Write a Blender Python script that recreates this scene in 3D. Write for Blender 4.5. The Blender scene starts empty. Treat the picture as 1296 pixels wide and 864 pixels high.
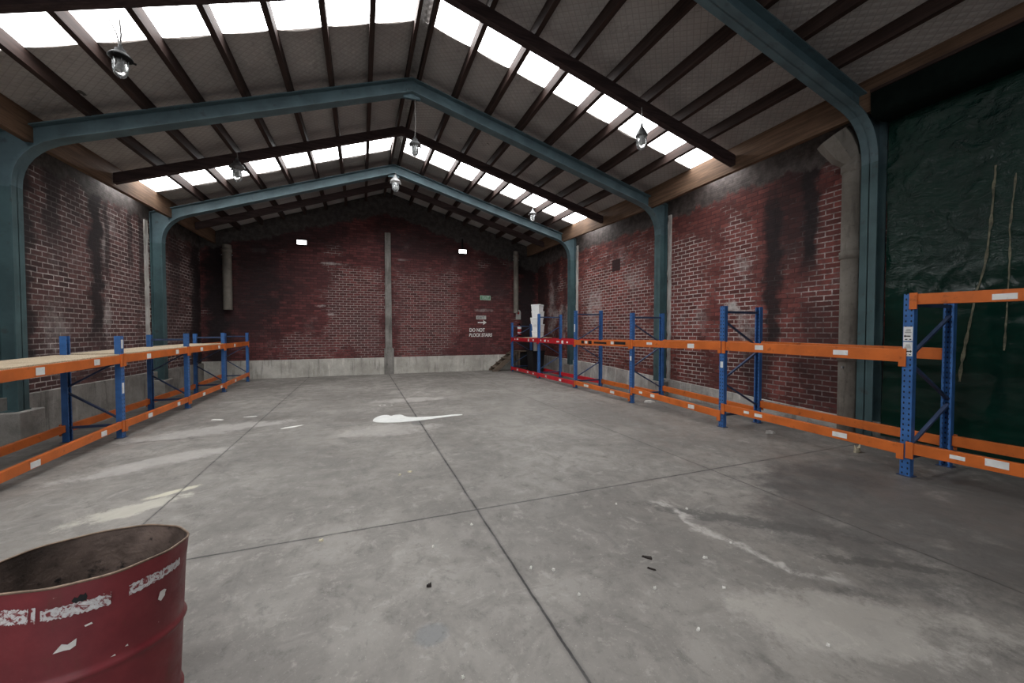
import bpy, bmesh, math, random
from mathutils import Vector, Matrix, noise as mnoise

random.seed(7)
scene = bpy.context.scene
col = scene.collection

# ------------------------------------------------------------------ camera, sky, light, exposure
cam_data = bpy.data.cameras.new('camera')
cam_data.sensor_width = 36.0
cam_data.lens = 492.0 / 1296.0 * 36.0
cam_data.clip_end = 200
cam = bpy.data.objects.new('camera', cam_data)
col.objects.link(cam)
cam.location = (0, 0, 1.6)
cam.rotation_euler = (math.radians(90 - 1.5), 0, -math.radians(21.217))
scene.camera = cam

world = bpy.data.worlds.new('sky')
scene.world = world
world.use_nodes = True
wb = world.node_tree.nodes['Background']
wb.inputs[0].default_value = (0.80, 0.88, 1.0, 1)
wb.inputs[1].default_value = 1.0

SKY_PANEL = 13.0          # glow of the daylit translucent roof sheets
REAR_FILL = 85.0       # added fill from behind the camera, set in an unseen doorway
FLOOD = 6.0
scene.view_settings.view_transform = 'Standard'
scene.view_settings.look = 'None'
scene.view_settings.gamma = 1.0
scene.view_settings.use_curve_mapping = False
scene.view_settings.exposure = 0.0

la = bpy.data.lights.new('rear_fill', 'AREA')
la.shape = 'RECTANGLE'
la.size, la.size_y = 5.0, 3.6
la.energy = REAR_FILL
la.color = (0.95, 0.98, 1.0)
lo = bpy.data.objects.new('rear_fill', la)
col.objects.link(lo)
lo.location = (-1.9, -6.1, 1.9)
lo.rotation_euler = (math.radians(90), 0, 0)     # shines along +Y into the hall


# ------------------------------------------------------------------ node helpers
class NB:
    def __init__(self, name, rough=0.7, spec=0.3, metal=0.0):
        self.m = bpy.data.materials.new(name)
        self.m.use_nodes = True
        self.t = self.m.node_tree
        self.b = self.t.nodes['Principled BSDF']
        self.b.inputs['Roughness'].default_value = rough
        self.b.inputs['Metallic'].default_value = metal
        self.b.inputs['Specular IOR Level'].default_value = spec
        self._tc = None

    def n(self, kind, **kw):
        nd = self.t.nodes.new(kind)
        for k, v in kw.items():
            setattr(nd, k, v)
        return nd

    def put(self, sock, v):
        if isinstance(v, bpy.types.NodeSocket):
            self.t.links.new(v, sock)
        elif isinstance(v, (tuple, list)) and len(v) == 3 and sock.type == 'RGBA':
            sock.default_value = (*v, 1)
        else:
            sock.default_value = v

    def obj(self):
        if self._tc is None:
            self._tc = self.n('ShaderNodeTexCoord')
        return self._tc.outputs['Object']

    def math(self, op, a, b=0.0, c=0.0, clamp=False):
        nd = self.n('ShaderNodeMath', operation=op, use_clamp=clamp)
        self.put(nd.inputs[0], a)
        self.put(nd.inputs[1], b)
        self.put(nd.inputs[2], c)
        return nd.outputs[0]

    def sep(self, v):
        nd = self.n('ShaderNodeSeparateXYZ')
        self.put(nd.inputs[0], v)
        return nd.outputs

    def comb(self, x, y, z):
        nd = self.n('ShaderNodeCombineXYZ')
        for i, v in enumerate((x, y, z)):
            self.put(nd.inputs[i], v)
        return nd.outputs[0]

    def scale(self, v, s):
        nd = self.n('ShaderNodeVectorMath', operation='MULTIPLY')
        self.put(nd.inputs[0], v)
        nd.inputs[1].default_value = s
        return nd.outputs[0]

    def noise(self, vec, scale=1.0, detail=4.0, rough=0.55, dist=0.0):
        nd = self.n('ShaderNodeTexNoise')
        self.put(nd.inputs['Vector'], vec)
        nd.inputs['Scale'].default_value = scale
        nd.inputs['Detail'].default_value = detail
        nd.inputs['Roughness'].default_value = rough
        nd.inputs['Distortion'].default_value = dist
        return nd.outputs['Fac']

    def smooth(self, v, a, b, lo=0.0, hi=1.0):
        nd = self.n('ShaderNodeMapRange', interpolation_type='SMOOTHSTEP')
        self.put(nd.inputs[0], v)
        nd.inputs[1].default_value = a
        nd.inputs[2].default_value = b
        nd.inputs[3].default_value = lo
        nd.inputs[4].default_value = hi
        return nd.outputs[0]

    def mix(self, f, a, b, blend='MIX'):
        nd = self.n('ShaderNodeMix', data_type='RGBA', blend_type=blend)
        self.put(nd.inputs[0], f)
        self.put(nd.inputs[6], a)
        self.put(nd.inputs[7], b)
        return nd.outputs[2]

    def bump(self, h, strength=0.3, dist=0.01):
        nd = self.n('ShaderNodeBump')
        nd.inputs['Strength'].default_value = strength
        nd.inputs['Distance'].default_value = dist
        self.put(nd.inputs['Height'], h)
        self.t.links.new(nd.outputs[0], self.b.inputs['Normal'])

    def color(self, v):
        self.put(self.b.inputs['Base Color'], v)

    def rough(self, v):
        self.put(self.b.inputs['Roughness'], v)


def plain(name, rgb, rough=0.6, spec=0.3, metal=0.0, var=0.25, vs=6.0, dirt=None, bump=0.0):
    """A painted or raw surface: base colour mottled by noise, with optional dirt patches."""
    k = NB(name, rough, spec, metal)
    o = k.obj()
    f = k.noise(o, vs, 5)
    a = tuple(c * (1 - var) for c in rgb)
    b = tuple(min(1, c * (1 + var)) for c in rgb)
    c = k.mix(k.smooth(f, .3, .7), a, b)
    if dirt:
        d = k.noise(o, vs * 2.7, 6, .65)
        c = k.mix(k.smooth(d, .56, .72, 0, dirt[1]), c, dirt[0])
    k.color(c)
    if bump:
        k.bump(k.noise(o, vs * 8, 4), bump, .01)
    return k.m


def emission(name, rgb, strength):
    m = bpy.data.materials.new(name)
    m.use_nodes = True
    b = m.node_tree.nodes['Principled BSDF']
    b.inputs['Base Color'].default_value = (.8, .8, .8, 1)
    b.inputs['Emission Color'].default_value = (*rgb, 1)
    b.inputs['Emission Strength'].default_value = strength
    return m


def brick_material(name, axis, base, streaks=(), whites=(), topline=None, mort=(0.44, 0.62), rects=(), clean=(), wash=0.5, seed=0.0):
    """Old painted brickwork: axis is the coordinate that runs along the wall."""
    k = NB(name, 0.82, 0.25)
    s = k.sep(k.obj())
    u = s[axis]
    v = s[2]
    uv = k.comb(u, v, seed)
    wob = k.noise(uv, 2.3, 3)
    wobv = k.math('MULTIPLY_ADD', k.math('SUBTRACT', wob, .5), .022, v)
    bt = k.n('ShaderNodeTexBrick', offset=.5, squash=1.0)
    k.put(bt.inputs['Vector'], k.comb(u, wobv, 0))
    k.put(bt.inputs['Color1'], (0, 0, 0))
    k.put(bt.inputs['Color2'], (1, 1, 1))
    bt.inputs['Scale'].default_value = 1.0
    bt.inputs['Mortar Size'].default_value = .010
    bt.inputs['Mortar Smooth'].default_value = .25
    bt.inputs['Brick Width'].default_value = .236
    bt.inputs['Row Height'].default_value = .0875
    fac = bt.outputs['Fac']
    rnd = k.n('ShaderNodeSeparateColor')
    k.t.links.new(bt.outputs['Color'], rnd.inputs[0])
    rb = rnd.outputs[0]
    dk = tuple(c * .48 for c in base)
    lt = tuple(c * 1.35 for c in base)
    big = k.noise(uv, .75, 5, .6)
    c = k.mix(rb, dk, lt)
    c = k.mix(k.smooth(big, .35, .68, 0, .65), c, (base[0] * .55, base[1] * .75, base[2] * .8))
    # mortar: pale where the paint has gone, red where it has not
    mm = k.noise(k.comb(k.math('ADD', u, 13.7 + seed), k.math('MULTIPLY', v, 1.7), 0), .85, 6, .65)
    mvis = k.smooth(mm, mort[0], mort[1])
    for (u0, u1, v0, v1, amt) in clean:          # areas where the joints are clearly pale
        rg = k.math('MULTIPLY', k.math('SUBTRACT', k.noise(k.comb(u, v, u0 + 3.3), 1.0, 7, .72), .5), 2.4)
        du = k.smooth(k.math('ADD', rg, k.math('ABSOLUTE', k.math('SUBTRACT', u, (u0 + u1) / 2))), (u1 - u0) / 2 - .25, (u1 - u0) / 2 + .15, 1, 0)
        dv = k.smooth(k.math('ADD', rg, k.math('ABSOLUTE', k.math('SUBTRACT', v, (v0 + v1) / 2))), (v1 - v0) / 2 - .25, (v1 - v0) / 2 + .15, 1, 0)
        mvis = k.math('MAXIMUM', mvis, k.math('MULTIPLY', k.math('MULTIPLY', du, dv), amt))
    fine = k.noise(uv, 21, 3)
    pale = k.mix(k.smooth(fine, .3, .7), (.36, .30, .28), (.68, .61, .58))
    mc = k.mix(mvis, (base[0] * .45, base[1] * .5, base[2] * .55), pale)
    c = k.mix(fac, c, mc)
    # white bloom and washed-out paint
    bl = k.noise(k.comb(k.math('ADD', u, 31 + seed), k.math('MULTIPLY', v, .8), 2), 1.15, 7, .68)
    c = k.mix(k.smooth(bl, .57, .80, 0, wash), c, (.42, .37, .36))
    for (u0, w, v0, hgt, amt) in whites:
        a = k.math('POWER', k.math('DIVIDE', k.math('SUBTRACT', u, u0), w), 2)
        b = k.math('POWER', k.math('DIVIDE', k.math('SUBTRACT', v, v0), hgt), 2)
        r = k.math('ADD', k.math('ADD', a, b), k.math('MULTIPLY', k.math('SUBTRACT', k.noise(uv, 2.4, 8, .78), .5), 6.5))
        c = k.mix(k.smooth(r, -.3, 1.0, amt, 0), c, (.50, .46, .44))
    # stain streaks, and broad dark areas at corners and high up
    for (u0, w, v0, v1, amt) in streaks:
        uw = k.math('MULTIPLY_ADD', k.math('SUBTRACT', k.noise(k.comb(u, k.math('MULTIPLY', v, 1.3), u0), 2.2, 5, .6), .5), w * 2.2, u)
        a = k.smooth(k.math('ABSOLUTE', k.math('SUBTRACT', uw, u0)), w * .35, w, 1, 0)
        b = k.smooth(v, v0 - .35, v0 + .35)
        d = k.smooth(v, v1 - .2, v1 + .3, 1, 0)
        c = k.mix(k.math('MULTIPLY', k.math('MULTIPLY', a, b), k.math('MULTIPLY', d, amt)), c, (.016, .012, .013))
    for (u0, u1, v0, v1) in rects:
        a = k.math('LESS_THAN', k.math('ABSOLUTE', k.math('SUBTRACT', u, (u0 + u1) / 2)), (u1 - u0) / 2)
        b = k.math('LESS_THAN', k.math('ABSOLUTE', k.math('SUBTRACT', v, (v0 + v1) / 2)), (v1 - v0) / 2)
        c = k.mix(k.math('MULTIPLY', a, b), c, (.035, .012, .012))  # square wall hole painted dark in place of a real recess
    # crumbling grey render along the head of the wall
    if topline:
        z0, slope, x0, tone = topline
        tl = k.math('SUBTRACT', v, k.math('MULTIPLY_ADD', k.math('ABSOLUTE', k.math('SUBTRACT', u, x0)), -slope, z0))
        tl = k.math('MULTIPLY_ADD', k.math('SUBTRACT', k.noise(k.comb(u, k.math('MULTIPLY', v, .5), 5), 2.4, 7, .7), .5), .75, tl)
        tf = k.smooth(tl, -.03, .08)
        rc = k.mix(k.smooth(k.noise(uv, 6, 6, .7), .35, .7), tuple(t * .45 for t in tone), tone)
        c = k.mix(tf, c, rc)
    gr = k.noise(uv, 9, 6, .7)
    c = k.mix(k.smooth(gr, .35, .75, 0, .5), c, (.035, .026, .027))
    k.color(c)
    h = k.math('SUBTRACT', k.math('MULTIPLY', k.noise(uv, 34, 4), .35), fac)
    k.bump(h, .55, .012)
    return k.m


# ------------------------------------------------------------------ mesh helpers
class MB:
    def __init__(self):
        self.v = []
        self.f = []
        self.sm = []

    def face(self, pts, smooth=False):
        i = len(self.v)
        self.v += [tuple(p) for p in pts]
        self.f.append(list(range(i, i + len(pts))))
        self.sm.append(smooth)

    def raw(self, vs, fs, smooth=False):
        i = len(self.v)
        self.v += [tuple(p) for p in vs]
        for f in fs:
            self.f.append([i + j for j in f])
            self.sm.append(smooth)

    def box(self, x0, x1, y0, y1, z0, z1):
        vs = [(x, y, z) for z in (z0, z1) for y in (y0, y1) for x in (x0, x1)]
        self.raw(vs, [(0, 2, 3, 1), (4, 5, 7, 6), (0, 1, 5, 4), (2, 6, 7, 3), (0, 4, 6, 2), (1, 3, 7, 5)])
        return self

    def bar(self, p, q, w, h, up=(0, 0, 1)):
        """Box along p-q; w across, h along 'up'."""
        p = Vector(p); q = Vector(q)
        d = (q - p).normalized()
        s = d.cross(Vector(up))
        if s.length < 1e-5:
            s = d.cross(Vector((1, 0, 0)))
        s.normalize()
        t = s.cross(d)
        vs = []
        for c in (p, q):
            for a, b in ((-1, -1), (1, -1), (1, 1), (-1, 1)):
                vs.append(c + s * (a * w / 2) + t * (b * h / 2))
        self.raw(vs, [(0, 1, 2, 3), (7, 6, 5, 4), (0, 4, 5, 1), (1, 5, 6, 2), (2, 6, 7, 3), (3, 7, 4, 0)])
        return self

    def tube(self, path, r, n=10, caps=True):
        path = [Vector(p) for p in path]
        rs = r if isinstance(r, (list, tuple)) else [r] * len(path)
        rings = []
        ref = None
        for i, p in enumerate(path):
            d = (path[min(i + 1, len(path) - 1)] - path[max(i - 1, 0)]).normalized()
            if ref is None:
                ref = d.cross(Vector((0, 0, 1)))
                if ref.length < 1e-4:
                    ref = d.cross(Vector((1, 0, 0)))
            ref = (ref - d * ref.dot(d)).normalized()
            b = d.cross(ref)
            rings.append([p + (ref * math.cos(a) + b * math.sin(a)) * rs[i] for a in [2 * math.pi * j / n for j in range(n)]])
        vs = [x for rg in rings for x in rg]
        fs = []
        for i in range(len(path) - 1):
            for j in range(n):
                fs.append((i * n + j, i * n + (j + 1) % n, (i + 1) * n + (j + 1) % n, (i + 1) * n + j))
        self.raw(vs, fs, True)
        if caps:
            self.face(list(reversed(rings[0])))
            self.face(rings[-1])
        return self

    def lathe(self, prof, c, n=20):
        vs = []
        for (r, z) in prof:
            for j in range(n):
                a = 2 * math.pi * j / n
                vs.append((c[0] + r * math.cos(a), c[1] + r * math.sin(a), c[2] + z))
        fs = []
        for i in range(len(prof) - 1):
            for j in range(n):
                fs.append((i * n + j, i * n + (j + 1) % n, (i + 1) * n + (j + 1) % n, (i + 1) * n + j))
        self.raw(vs, fs, True)
        return self

    def prism(self, poly, fn, a, b):
        """poly: 2D points; fn(p, q, t) -> 3D point; extruded t from a to b."""
        A = [fn(p, q, a) for p, q in poly]
        B = [fn(p, q, b) for p, q in poly]
        n = len(poly)
        self.raw(A + B, [list(range(n))[::-1], list(range(n, 2 * n))] + [(i, (i + 1) % n, n + (i + 1) % n, n + i) for i in range(n)])
        return self

    def build(self, name, mat, parent=None, bevel=0.0, base=None):
        off = Vector((0, 0, 0))
        if parent is not None:
            off = Vector(parent['_base']) if '_base' in parent else Vector((0, 0, 0))
        elif base is not None:
            off = Vector(base)
        me = bpy.data.meshes.new(name)
        me.from_pydata([Vector(p) - off for p in self.v], [], self.f)
        me.polygons.foreach_set('use_smooth', self.sm)
        bm = bmesh.new()
        bm.from_mesh(me)
        bmesh.ops.recalc_face_normals(bm, faces=bm.faces)
        if bevel:
            eds = [e for e in bm.edges if len(e.link_faces) == 2 and e.calc_face_angle(0) > .6]
            bmesh.ops.bevel(bm, geom=eds, offset=bevel, segments=2, affect='EDGES', profile=.5, clamp_overlap=True)
        bm.to_mesh(me)
        bm.free()
        me.materials.append(mat)
        o = bpy.data.objects.new(name, me)
        col.objects.link(o)
        if parent is not None:
            o.parent = parent
            o['_base'] = tuple(off)
        else:
            o.location = off
            o['_base'] = tuple(off)
        return o


def tag(o, label, cat, group=None, kind=None):
    o['label'] = label
    o['category'] = cat
    if group:
        o['group'] = group
    if kind:
        o['kind'] = kind
    return o


def struct(o, label=None, cat=None):
    o['kind'] = 'structure'
    if label:
        o['label'] = label
    if cat:
        o['category'] = cat
    return o


def thing(name, loc, label, cat, group=None):
    o = bpy.data.objects.new(name, None)
    o.empty_display_size = .1
    col.objects.link(o)
    o.location = loc
    o['_base'] = tuple(loc)
    return tag(o, label, cat, group)


def lerp(a, b, t):
    return a + (b - a) * t


# ------------------------------------------------------------------ the hall's measures
XL, XR, YB, YR = -4.78, 7.12, 15.25, -6.2          # left, right, back and rear wall faces
RX = 0.95                                           # ridge line
ST = [(-6.3, 6.38, .348, .258), (3.45, 6.40, .350, .262), (7.7, 6.41, .354, .270), (12.1, 6.53, .3535, .270), (15.4, 6.60, .362, .276)]
F0, F1, F2 = 3.43, 7.75, 12.15
RAFTERS = [-3.2, 1.0, 5.42, 9.70, 13.6]
SKY = [(-3.1, -1.9), (1.1, 2.2), (5.70, 6.46), (10.25, 11.40)]


def station(y):
    for a, b in zip(ST, ST[1:]):
        if y <= b[0]:
            t = (y - a[0]) / (b[0] - a[0])
            return [lerp(a[i], b[i], t) for i in range(4)]
    return list(ST[-1])


def plane_z(x, y):
    """Height of the underside of the purlins."""
    _, zr, sl, sr = station(y)
    return zr - (sr * (x - RX) if x > RX else sl * (RX - x))


PUR = .17      # purlin depth

# ------------------------------------------------------------------ materials of the shell
def floor_material():
    k = NB('old_concrete_floor', .5, .4)
    o = k.obj()
    s = k.sep(o)
    x, y = s[0], s[1]
    n1 = k.noise(o, .55, 6, .62)
    n2 = k.noise(o, 2.6, 8, .7, .6)
    n3 = k.noise(k.scale(o, (1, 1, 1)), 14, 6, .72)
    n5 = k.noise(o, 70, 3, .6)
    n6 = k.noise(k.scale(o, (1, .8, 1)), 6.5, 10, .76, .35)
    n7 = k.noise(o, 30, 6, .75)
    c = k.mix(k.smooth(n1, .32, .68), (.160, .146, .131), (.280, .259, .235))
    c = k.mix(k.smooth(n2, .42, .62, 0, .55), c, (.150, .139, .128))
    c = k.mix(k.smooth(n2, .58, .70, 0, .5), c, (.40, .37, .34))
    c = k.mix(k.smooth(n6, .52, .68, 0, .6), c, (.092, .084, .077))
    c = k.mix(k.smooth(n6, .46, .34, 0, .45), c, (.37, .345, .312))
    c = k.mix(k.smooth(n3, .56, .70, 0, .5), c, (.12, .11, .102))
    c = k.mix(k.smooth(n7, .60, .72, 0, .55), c, (.095, .088, .082))
    c = k.mix(k.smooth(n7, .38, .28, 0, .45), c, (.47, .44, .40))
    c = k.mix(k.smooth(n5, .62, .75, 0, .4), c, (.52, .49, .45))
    # scuffs that run along the hall
    sc = k.noise(k.scale(o, (.5, 3.2, 1)), 1.7, 8, .72, .4)
    c = k.mix(k.smooth(sc, .58, .75, 0, .38), c, (.42, .39, .365))
    sd = k.noise(k.scale(k.n('ShaderNodeMapping').outputs[0] if False else o, (2.4, .45, 1)), 1.3, 8, .72, .5)
    c = k.mix(k.smooth(sd, .58, .72, 0, .45), c, (.10, .093, .09))
    # dark patches, darker strips along the racks, worn pale patches
    jn0 = k.math('SUBTRACT', k.noise(o, 2.0, 4), .5)
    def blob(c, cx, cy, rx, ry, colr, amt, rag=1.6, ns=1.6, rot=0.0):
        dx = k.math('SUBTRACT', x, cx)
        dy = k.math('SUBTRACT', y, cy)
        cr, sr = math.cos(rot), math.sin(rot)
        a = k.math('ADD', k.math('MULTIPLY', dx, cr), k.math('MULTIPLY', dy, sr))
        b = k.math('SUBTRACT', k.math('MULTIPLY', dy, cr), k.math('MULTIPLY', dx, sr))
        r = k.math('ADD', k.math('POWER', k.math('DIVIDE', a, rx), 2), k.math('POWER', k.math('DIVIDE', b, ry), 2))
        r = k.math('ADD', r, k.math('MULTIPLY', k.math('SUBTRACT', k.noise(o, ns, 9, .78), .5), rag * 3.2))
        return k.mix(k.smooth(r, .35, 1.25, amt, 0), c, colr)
    c = blob(c, 5.2, 1.7, 2.3, 1.5, (.075, .07, .067), .7)  # stain widened and darkened to paint in shade near the tarpaulin
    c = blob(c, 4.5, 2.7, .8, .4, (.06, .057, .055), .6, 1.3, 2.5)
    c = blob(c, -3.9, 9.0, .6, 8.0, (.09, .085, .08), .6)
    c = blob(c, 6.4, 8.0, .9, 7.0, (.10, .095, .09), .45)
    c = blob(c, -1.95, 4.45, .42, .16, (.50, .47, .40), .75, 1.5, 4.0, .5)
    c = blob(c, -1.75, 4.8, .25, .06, (.60, .56, .44), .85, 1.0, 6.0, .6)
    c = blob(c, -2.2, 7.6, 1.1, .35, (.48, .45, .42), .5, 1.6, 3.0, .3)
    c = blob(c, -2.3, 6.0, .9, .25, (.48, .45, .42), .5, 1.6, 3.0, .6)
    c = blob(c, .45, 6.6, .8, .4, (.46, .43, .40), .45, 1.6, 3.0)
    c = blob(c, 1.0, 9.3, .9, .3, (.46, .43, .40), .45, 1.6, 3.0)
    c = blob(c, .33, 2.03, .095, .085, (.10, .10, .10), .75, .5, 9.0)
    c = blob(c, .33, 2.03, .095, .085, (.28, .28, .28), .35, 1.6, 30.0)
    c = blob(c, .9, 6.9, .12, .22, (.12, .115, .11), .7, 1.0, 5.0)
    c = blob(c, 2.5, 1.3, .7, .25, (.44, .41, .37), .45, 1.5, 3.0, -.5)
    c = blob(c, 3.0, 2.3, .9, .10, (.075, .07, .066), .7, 2.6, 6.0, -.75)
    c = blob(c, 3.3, 1.55, .45, .06, (.065, .06, .056), .7, 2.6, 7.0, -.6)
    # long curved tyre scuff
    dx = k.math('SUBTRACT', x, 2.42)
    rad = k.math('SQRT', k.math('ADD', k.math('POWER', k.math('SUBTRACT', x, 4.9), 2), k.math('POWER', k.math('SUBTRACT', y, 2.75), 2)))
    band = k.smooth(k.math('ABSOLUTE', k.math('SUBTRACT', k.math('ADD', rad, k.math('MULTIPLY', jn0, .6)), 2.36)), .012, .05, 1, 0)
    win = k.math('MULTIPLY', k.smooth(y, 1.35, 1.75), k.math('MULTIPLY', k.smooth(y, 3.0, 2.8), k.smooth(x, 4.0, 3.6)))
    c = k.mix(k.math('MULTIPLY', k.math('MULTIPLY', band, win), k.smooth(n6, .60, .42, .1, .75)), c, (.47, .44, .41))
    # saw-cut joints between the slabs
    jn = k.math('MULTIPLY', k.math('SUBTRACT', k.noise(o, 3.5, 6, .7), .5), .022)
    def joint(c, coord, pos, w, amt=1.0):
        d = k.math('ABSOLUTE', k.math('SUBTRACT', k.math('ADD', coord, jn), pos))
        c = k.mix(k.smooth(d, w, w * 4.5, .5 * amt, 0), c, (.10, .09, .085))
        return k.mix(k.math('MULTIPLY', k.smooth(d, w * .6, w * 1.5, amt, 0), k.smooth(n2, .3, .55, .55, 1.0)), c, (.022, .02, .019))
    c = joint(c, x, .955, .007)
    c = joint(c, x, -1.70, .006, .85)
    c = joint(c, x, 3.76, .006, .7)
    c = joint(c, y, 3.33, .006, .95)
    c = joint(c, y, 7.12, .006, .6)
    c = joint(c, y, 11.1, .006, .5)
    k.color(c)
    k.rough(k.smooth(n2, .3, .7, .42, .72))
    k.bump(k.math('ADD', k.math('MULTIPLY', n3, .6), k.math('MULTIPLY', n7, .5)), .22, .01)
    return k.m


def concrete_material(name, lo, hi, wash=.5, dark=.5, axis=0):
    k = NB(name, .85, .2)
    o = k.obj()
    s = k.sep(o)
    uv = k.comb(s[axis], s[2], s[1 - axis])
    n1 = k.noise(uv, 1.6, 7, .68)
    st = k.noise(k.scale(uv, (5, .6, 1)), 1.6, 6, .65)
    n3 = k.noise(uv, 16, 5, .7)
    c = k.mix(k.smooth(n1, .3, .7), lo, hi)
    c = k.mix(k.smooth(st, .55, .75, 0, wash), c, tuple(min(1, t * 1.5) for t in hi))
    c = k.mix(k.smooth(st, .46, .30, 0, dark), c, tuple(t * .45 for t in lo))
    c = k.mix(k.smooth(n3, .55, .75, 0, .5), c, tuple(t * .5 for t in lo))
    k.color(c)
    k.bump(n3, .5, .02)
    return k.m


def timber_material(name, base, amt=.45, axis=1):
    k = NB(name, .75, .25)
    o = k.obj()
    sc = [14, 14, 14]
    sc[axis] = .8
    g = k.noise(k.scale(o, tuple(sc)), 1.6, 6, .65, .3)
    n = k.noise(o, 1.3, 5)
    c = k.mix(k.smooth(g, .3, .7), tuple(t * (1 - amt) for t in base), tuple(t * (1 + amt) for t in base))
    c = k.mix(k.smooth(n, .45, .7, 0, .5), c, tuple(t * .5 for t in base))
    k.color(c)
    k.bump(g, .3, .005)
    return k.m


def lining_material():
    k = NB('roof_lining_paper', .55, .35)
    o = k.obj()
    s = k.sep(o)
    n1 = k.noise(o, .8, 5, .6)
    n2 = k.noise(k.scale(o, (3, .8, 1)), 2.2, 6, .65)
    c = k.mix(k.smooth(n1, .3, .7), (.30, .28, .268), (.42, .395, .378))
    c = k.mix(k.smooth(n2, .56, .74, 0, .4), c, (.14, .125, .118))
    # wire netting that holds the paper: a faint diamond mesh
    p = .06
    a = k.math('PINGPONG', k.math('ADD', s[0], s[1]), p)
    b = k.math('PINGPONG', k.math('SUBTRACT', s[0], s[1]), p)
    wire = k.smooth(k.math('MINIMUM', a, b), .004, .012, 1, 0)
    c = k.mix(k.math('MULTIPLY', wire, .3), c, (.12, .11, .105))
    sp = k.noise(o, 3.7, 3, .5)
    c = k.mix(k.smooth(sp, .74, .76, 0, .9), c, (.04, .035, .03))
    k.color(c)
    quilt = k.math('MULTIPLY', k.math('MULTIPLY', a, b), 250.0)
    k.bump(k.math('ADD', quilt, k.math('MULTIPLY', n2, 1.5)), .5, .02)
    return k.m


M = {}
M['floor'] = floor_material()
RED = (.128, .036, .036)
M['brick_back'] = brick_material('painted_brick_back', 0, (.145, .042, .040), seed=1.0,
    streaks=[(-4.35, .45, -1, 7, .95), (-3.3, 1.1, 1.4, 7, .72), (6.6, .5, -1, 7, .93), (-1.7, 1.5, 4.5, 7, .6), (2.6, 1.9, 4.4, 7, .62), (5.2, .8, 2.9, 7, .55), (.95, .6, 4.6, 7, .5), (-2.6, 1.2, 2.2, 5, .35)],
    whites=[(-1.3, .22, 2.5, .06, .9), (-1.0, .3, 2.2, .05, .5), (-.9, .5, 4.0, .05, .6), (1.5, .3, 4.3, .05, .4), (-3.2, .3, 4.3, .1, .4), (4.6, .5, 2.45, .08, .35)],
    clean=[(-1.2, .8, .7, 3.9, .55), (1.2, 3.6, .8, 3.9, .45), (-2.6, -1.0, .6, 1.4, .5)],
    topline=(5.95, .31, .95, (.085, .077, .072)), mort=(.56, .80), wash=.30)
M['brick_left'] = brick_material('painted_brick_left', 1, (.120, .054, .050), seed=2.0,
    streaks=[(10.0, .30, 1.5, 7, .95), (10.35, .12, 2.6, 7, .7), (11.2, .14, 3.0, 7, .7), (8.85, .28, 3.1, 7, .8), (8.15, .40, .9, 7, .9), (11.7, .16, 2.3, 7, .7), (14.9, .55, -1, 7, .9), (13.4, .5, 2.0, 7, .5), (9.4, .3, 3.6, 7, .5)],
    whites=[(10.3, .18, 1.9, .8, .4), (8.9, .4, 1.5, .7, .3), (10.25, .1, 3.3, .5, .35)],
    clean=[(7.9, 9.8, .6, 3.9, .5), (10.3, 11.7, .6, 4.2, .65), (12.4, 14.2, .5, 3.4, .4)],
    topline=(4.22, .0, 0, (.13, .115, .108)), mort=(.42, .62), wash=.55)
M['brick_right'] = brick_material('painted_brick_right', 1, (.210, .060, .051), seed=3.0,
    streaks=[(5.0, .22, 1.2, 4.1, .9), (4.35, .18, 2.6, 4.5, .95), (4.7, .5, 2.8, 7, .7), (14.9, .9, 1.8, 7, .8), (13.6, .4, 2.5, 7, .6), (12.9, .25, 1.5, 7, .5), (4.2, .5, -1, 2.0, .55), (5.25, .4, -1, 1.6, .6)],
    whites=[(5.85, .16, 2.1, .16, 1.0), (5.5, .28, 1.75, .6, .6), (5.6, .22, 2.9, .35, .45), (13.9, .5, 2.4, 1.2, .6), (12.9, .5, 1.9, .9, .6), (10.9, .5, 2.4, .6, .5), (9.0, .4, 3.0, .5, .35), (7.7, .12, 2.5, 1.6, .6)],
    clean=[(6.4, 7.5, .4, 3.8, 1.0), (5.45, 6.1, .4, 4.0, .95), (8.1, 11.6, .5, 3.7, .9), (3.7, 4.4, .3, 3.9, .6), (4.3, 5.4, .3, 2.0, .5)],
    rects=[(9.55, 9.95, 3.40, 3.74)],
    topline=(4.33, .0, 0, (.125, .105, .098)), mort=(.50, .68), wash=.45)
M['conc_back'] = concrete_material('concrete_plinth', (.33, .31, .275), (.52, .495, .45), .6, .6, 0)
M['conc_side'] = concrete_material('concrete_plinth_side', (.19, .18, .165), (.33, .31, .285), .45, .6, 1)
M['conc_white'] = concrete_material('whitewashed_plinth', (.30, .28, .26), (.52, .50, .47), .9, .6, 1)
M['conc_pil'] = concrete_material('concrete_pilaster', (.13, .12, .11), (.26, .245, .225), .5, .6, 0)
M['lining'] = lining_material()
M['timber'] = timber_material('stained_roof_timber', (.038, .022, .018), .4, 1)
M['timber_x'] = timber_material('stained_rafter_timber', (.046, .029, .028), .4, 0)
M['timber_pale'] = timber_material('pale_eave_timber', (.135, .080, .050), .35, 1)
M['teal'] = plain('teal_painted_steel', (.084, .134, .152), .5, .35, 0, .18, 3, ((.05, .05, .05), .5), .05)
M['teal_dark'] = plain('teal_painted_steel_posts', (.058, .102, .110), .55, .3, 0, .2, 2.4, ((.05, .045, .04), .5), .05)
M['sky'] = emission('daylit_translucent_sheet', (.97, .99, 1.0), SKY_PANEL)
M['dark'] = plain('black_soot', (.012, .012, .012), .8)

# ------------------------------------------------------------------ structure
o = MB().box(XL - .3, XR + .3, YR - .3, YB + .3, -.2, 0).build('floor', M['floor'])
struct(o, 'grey worn concrete slab floor with saw-cut joints', 'floor')


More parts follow.
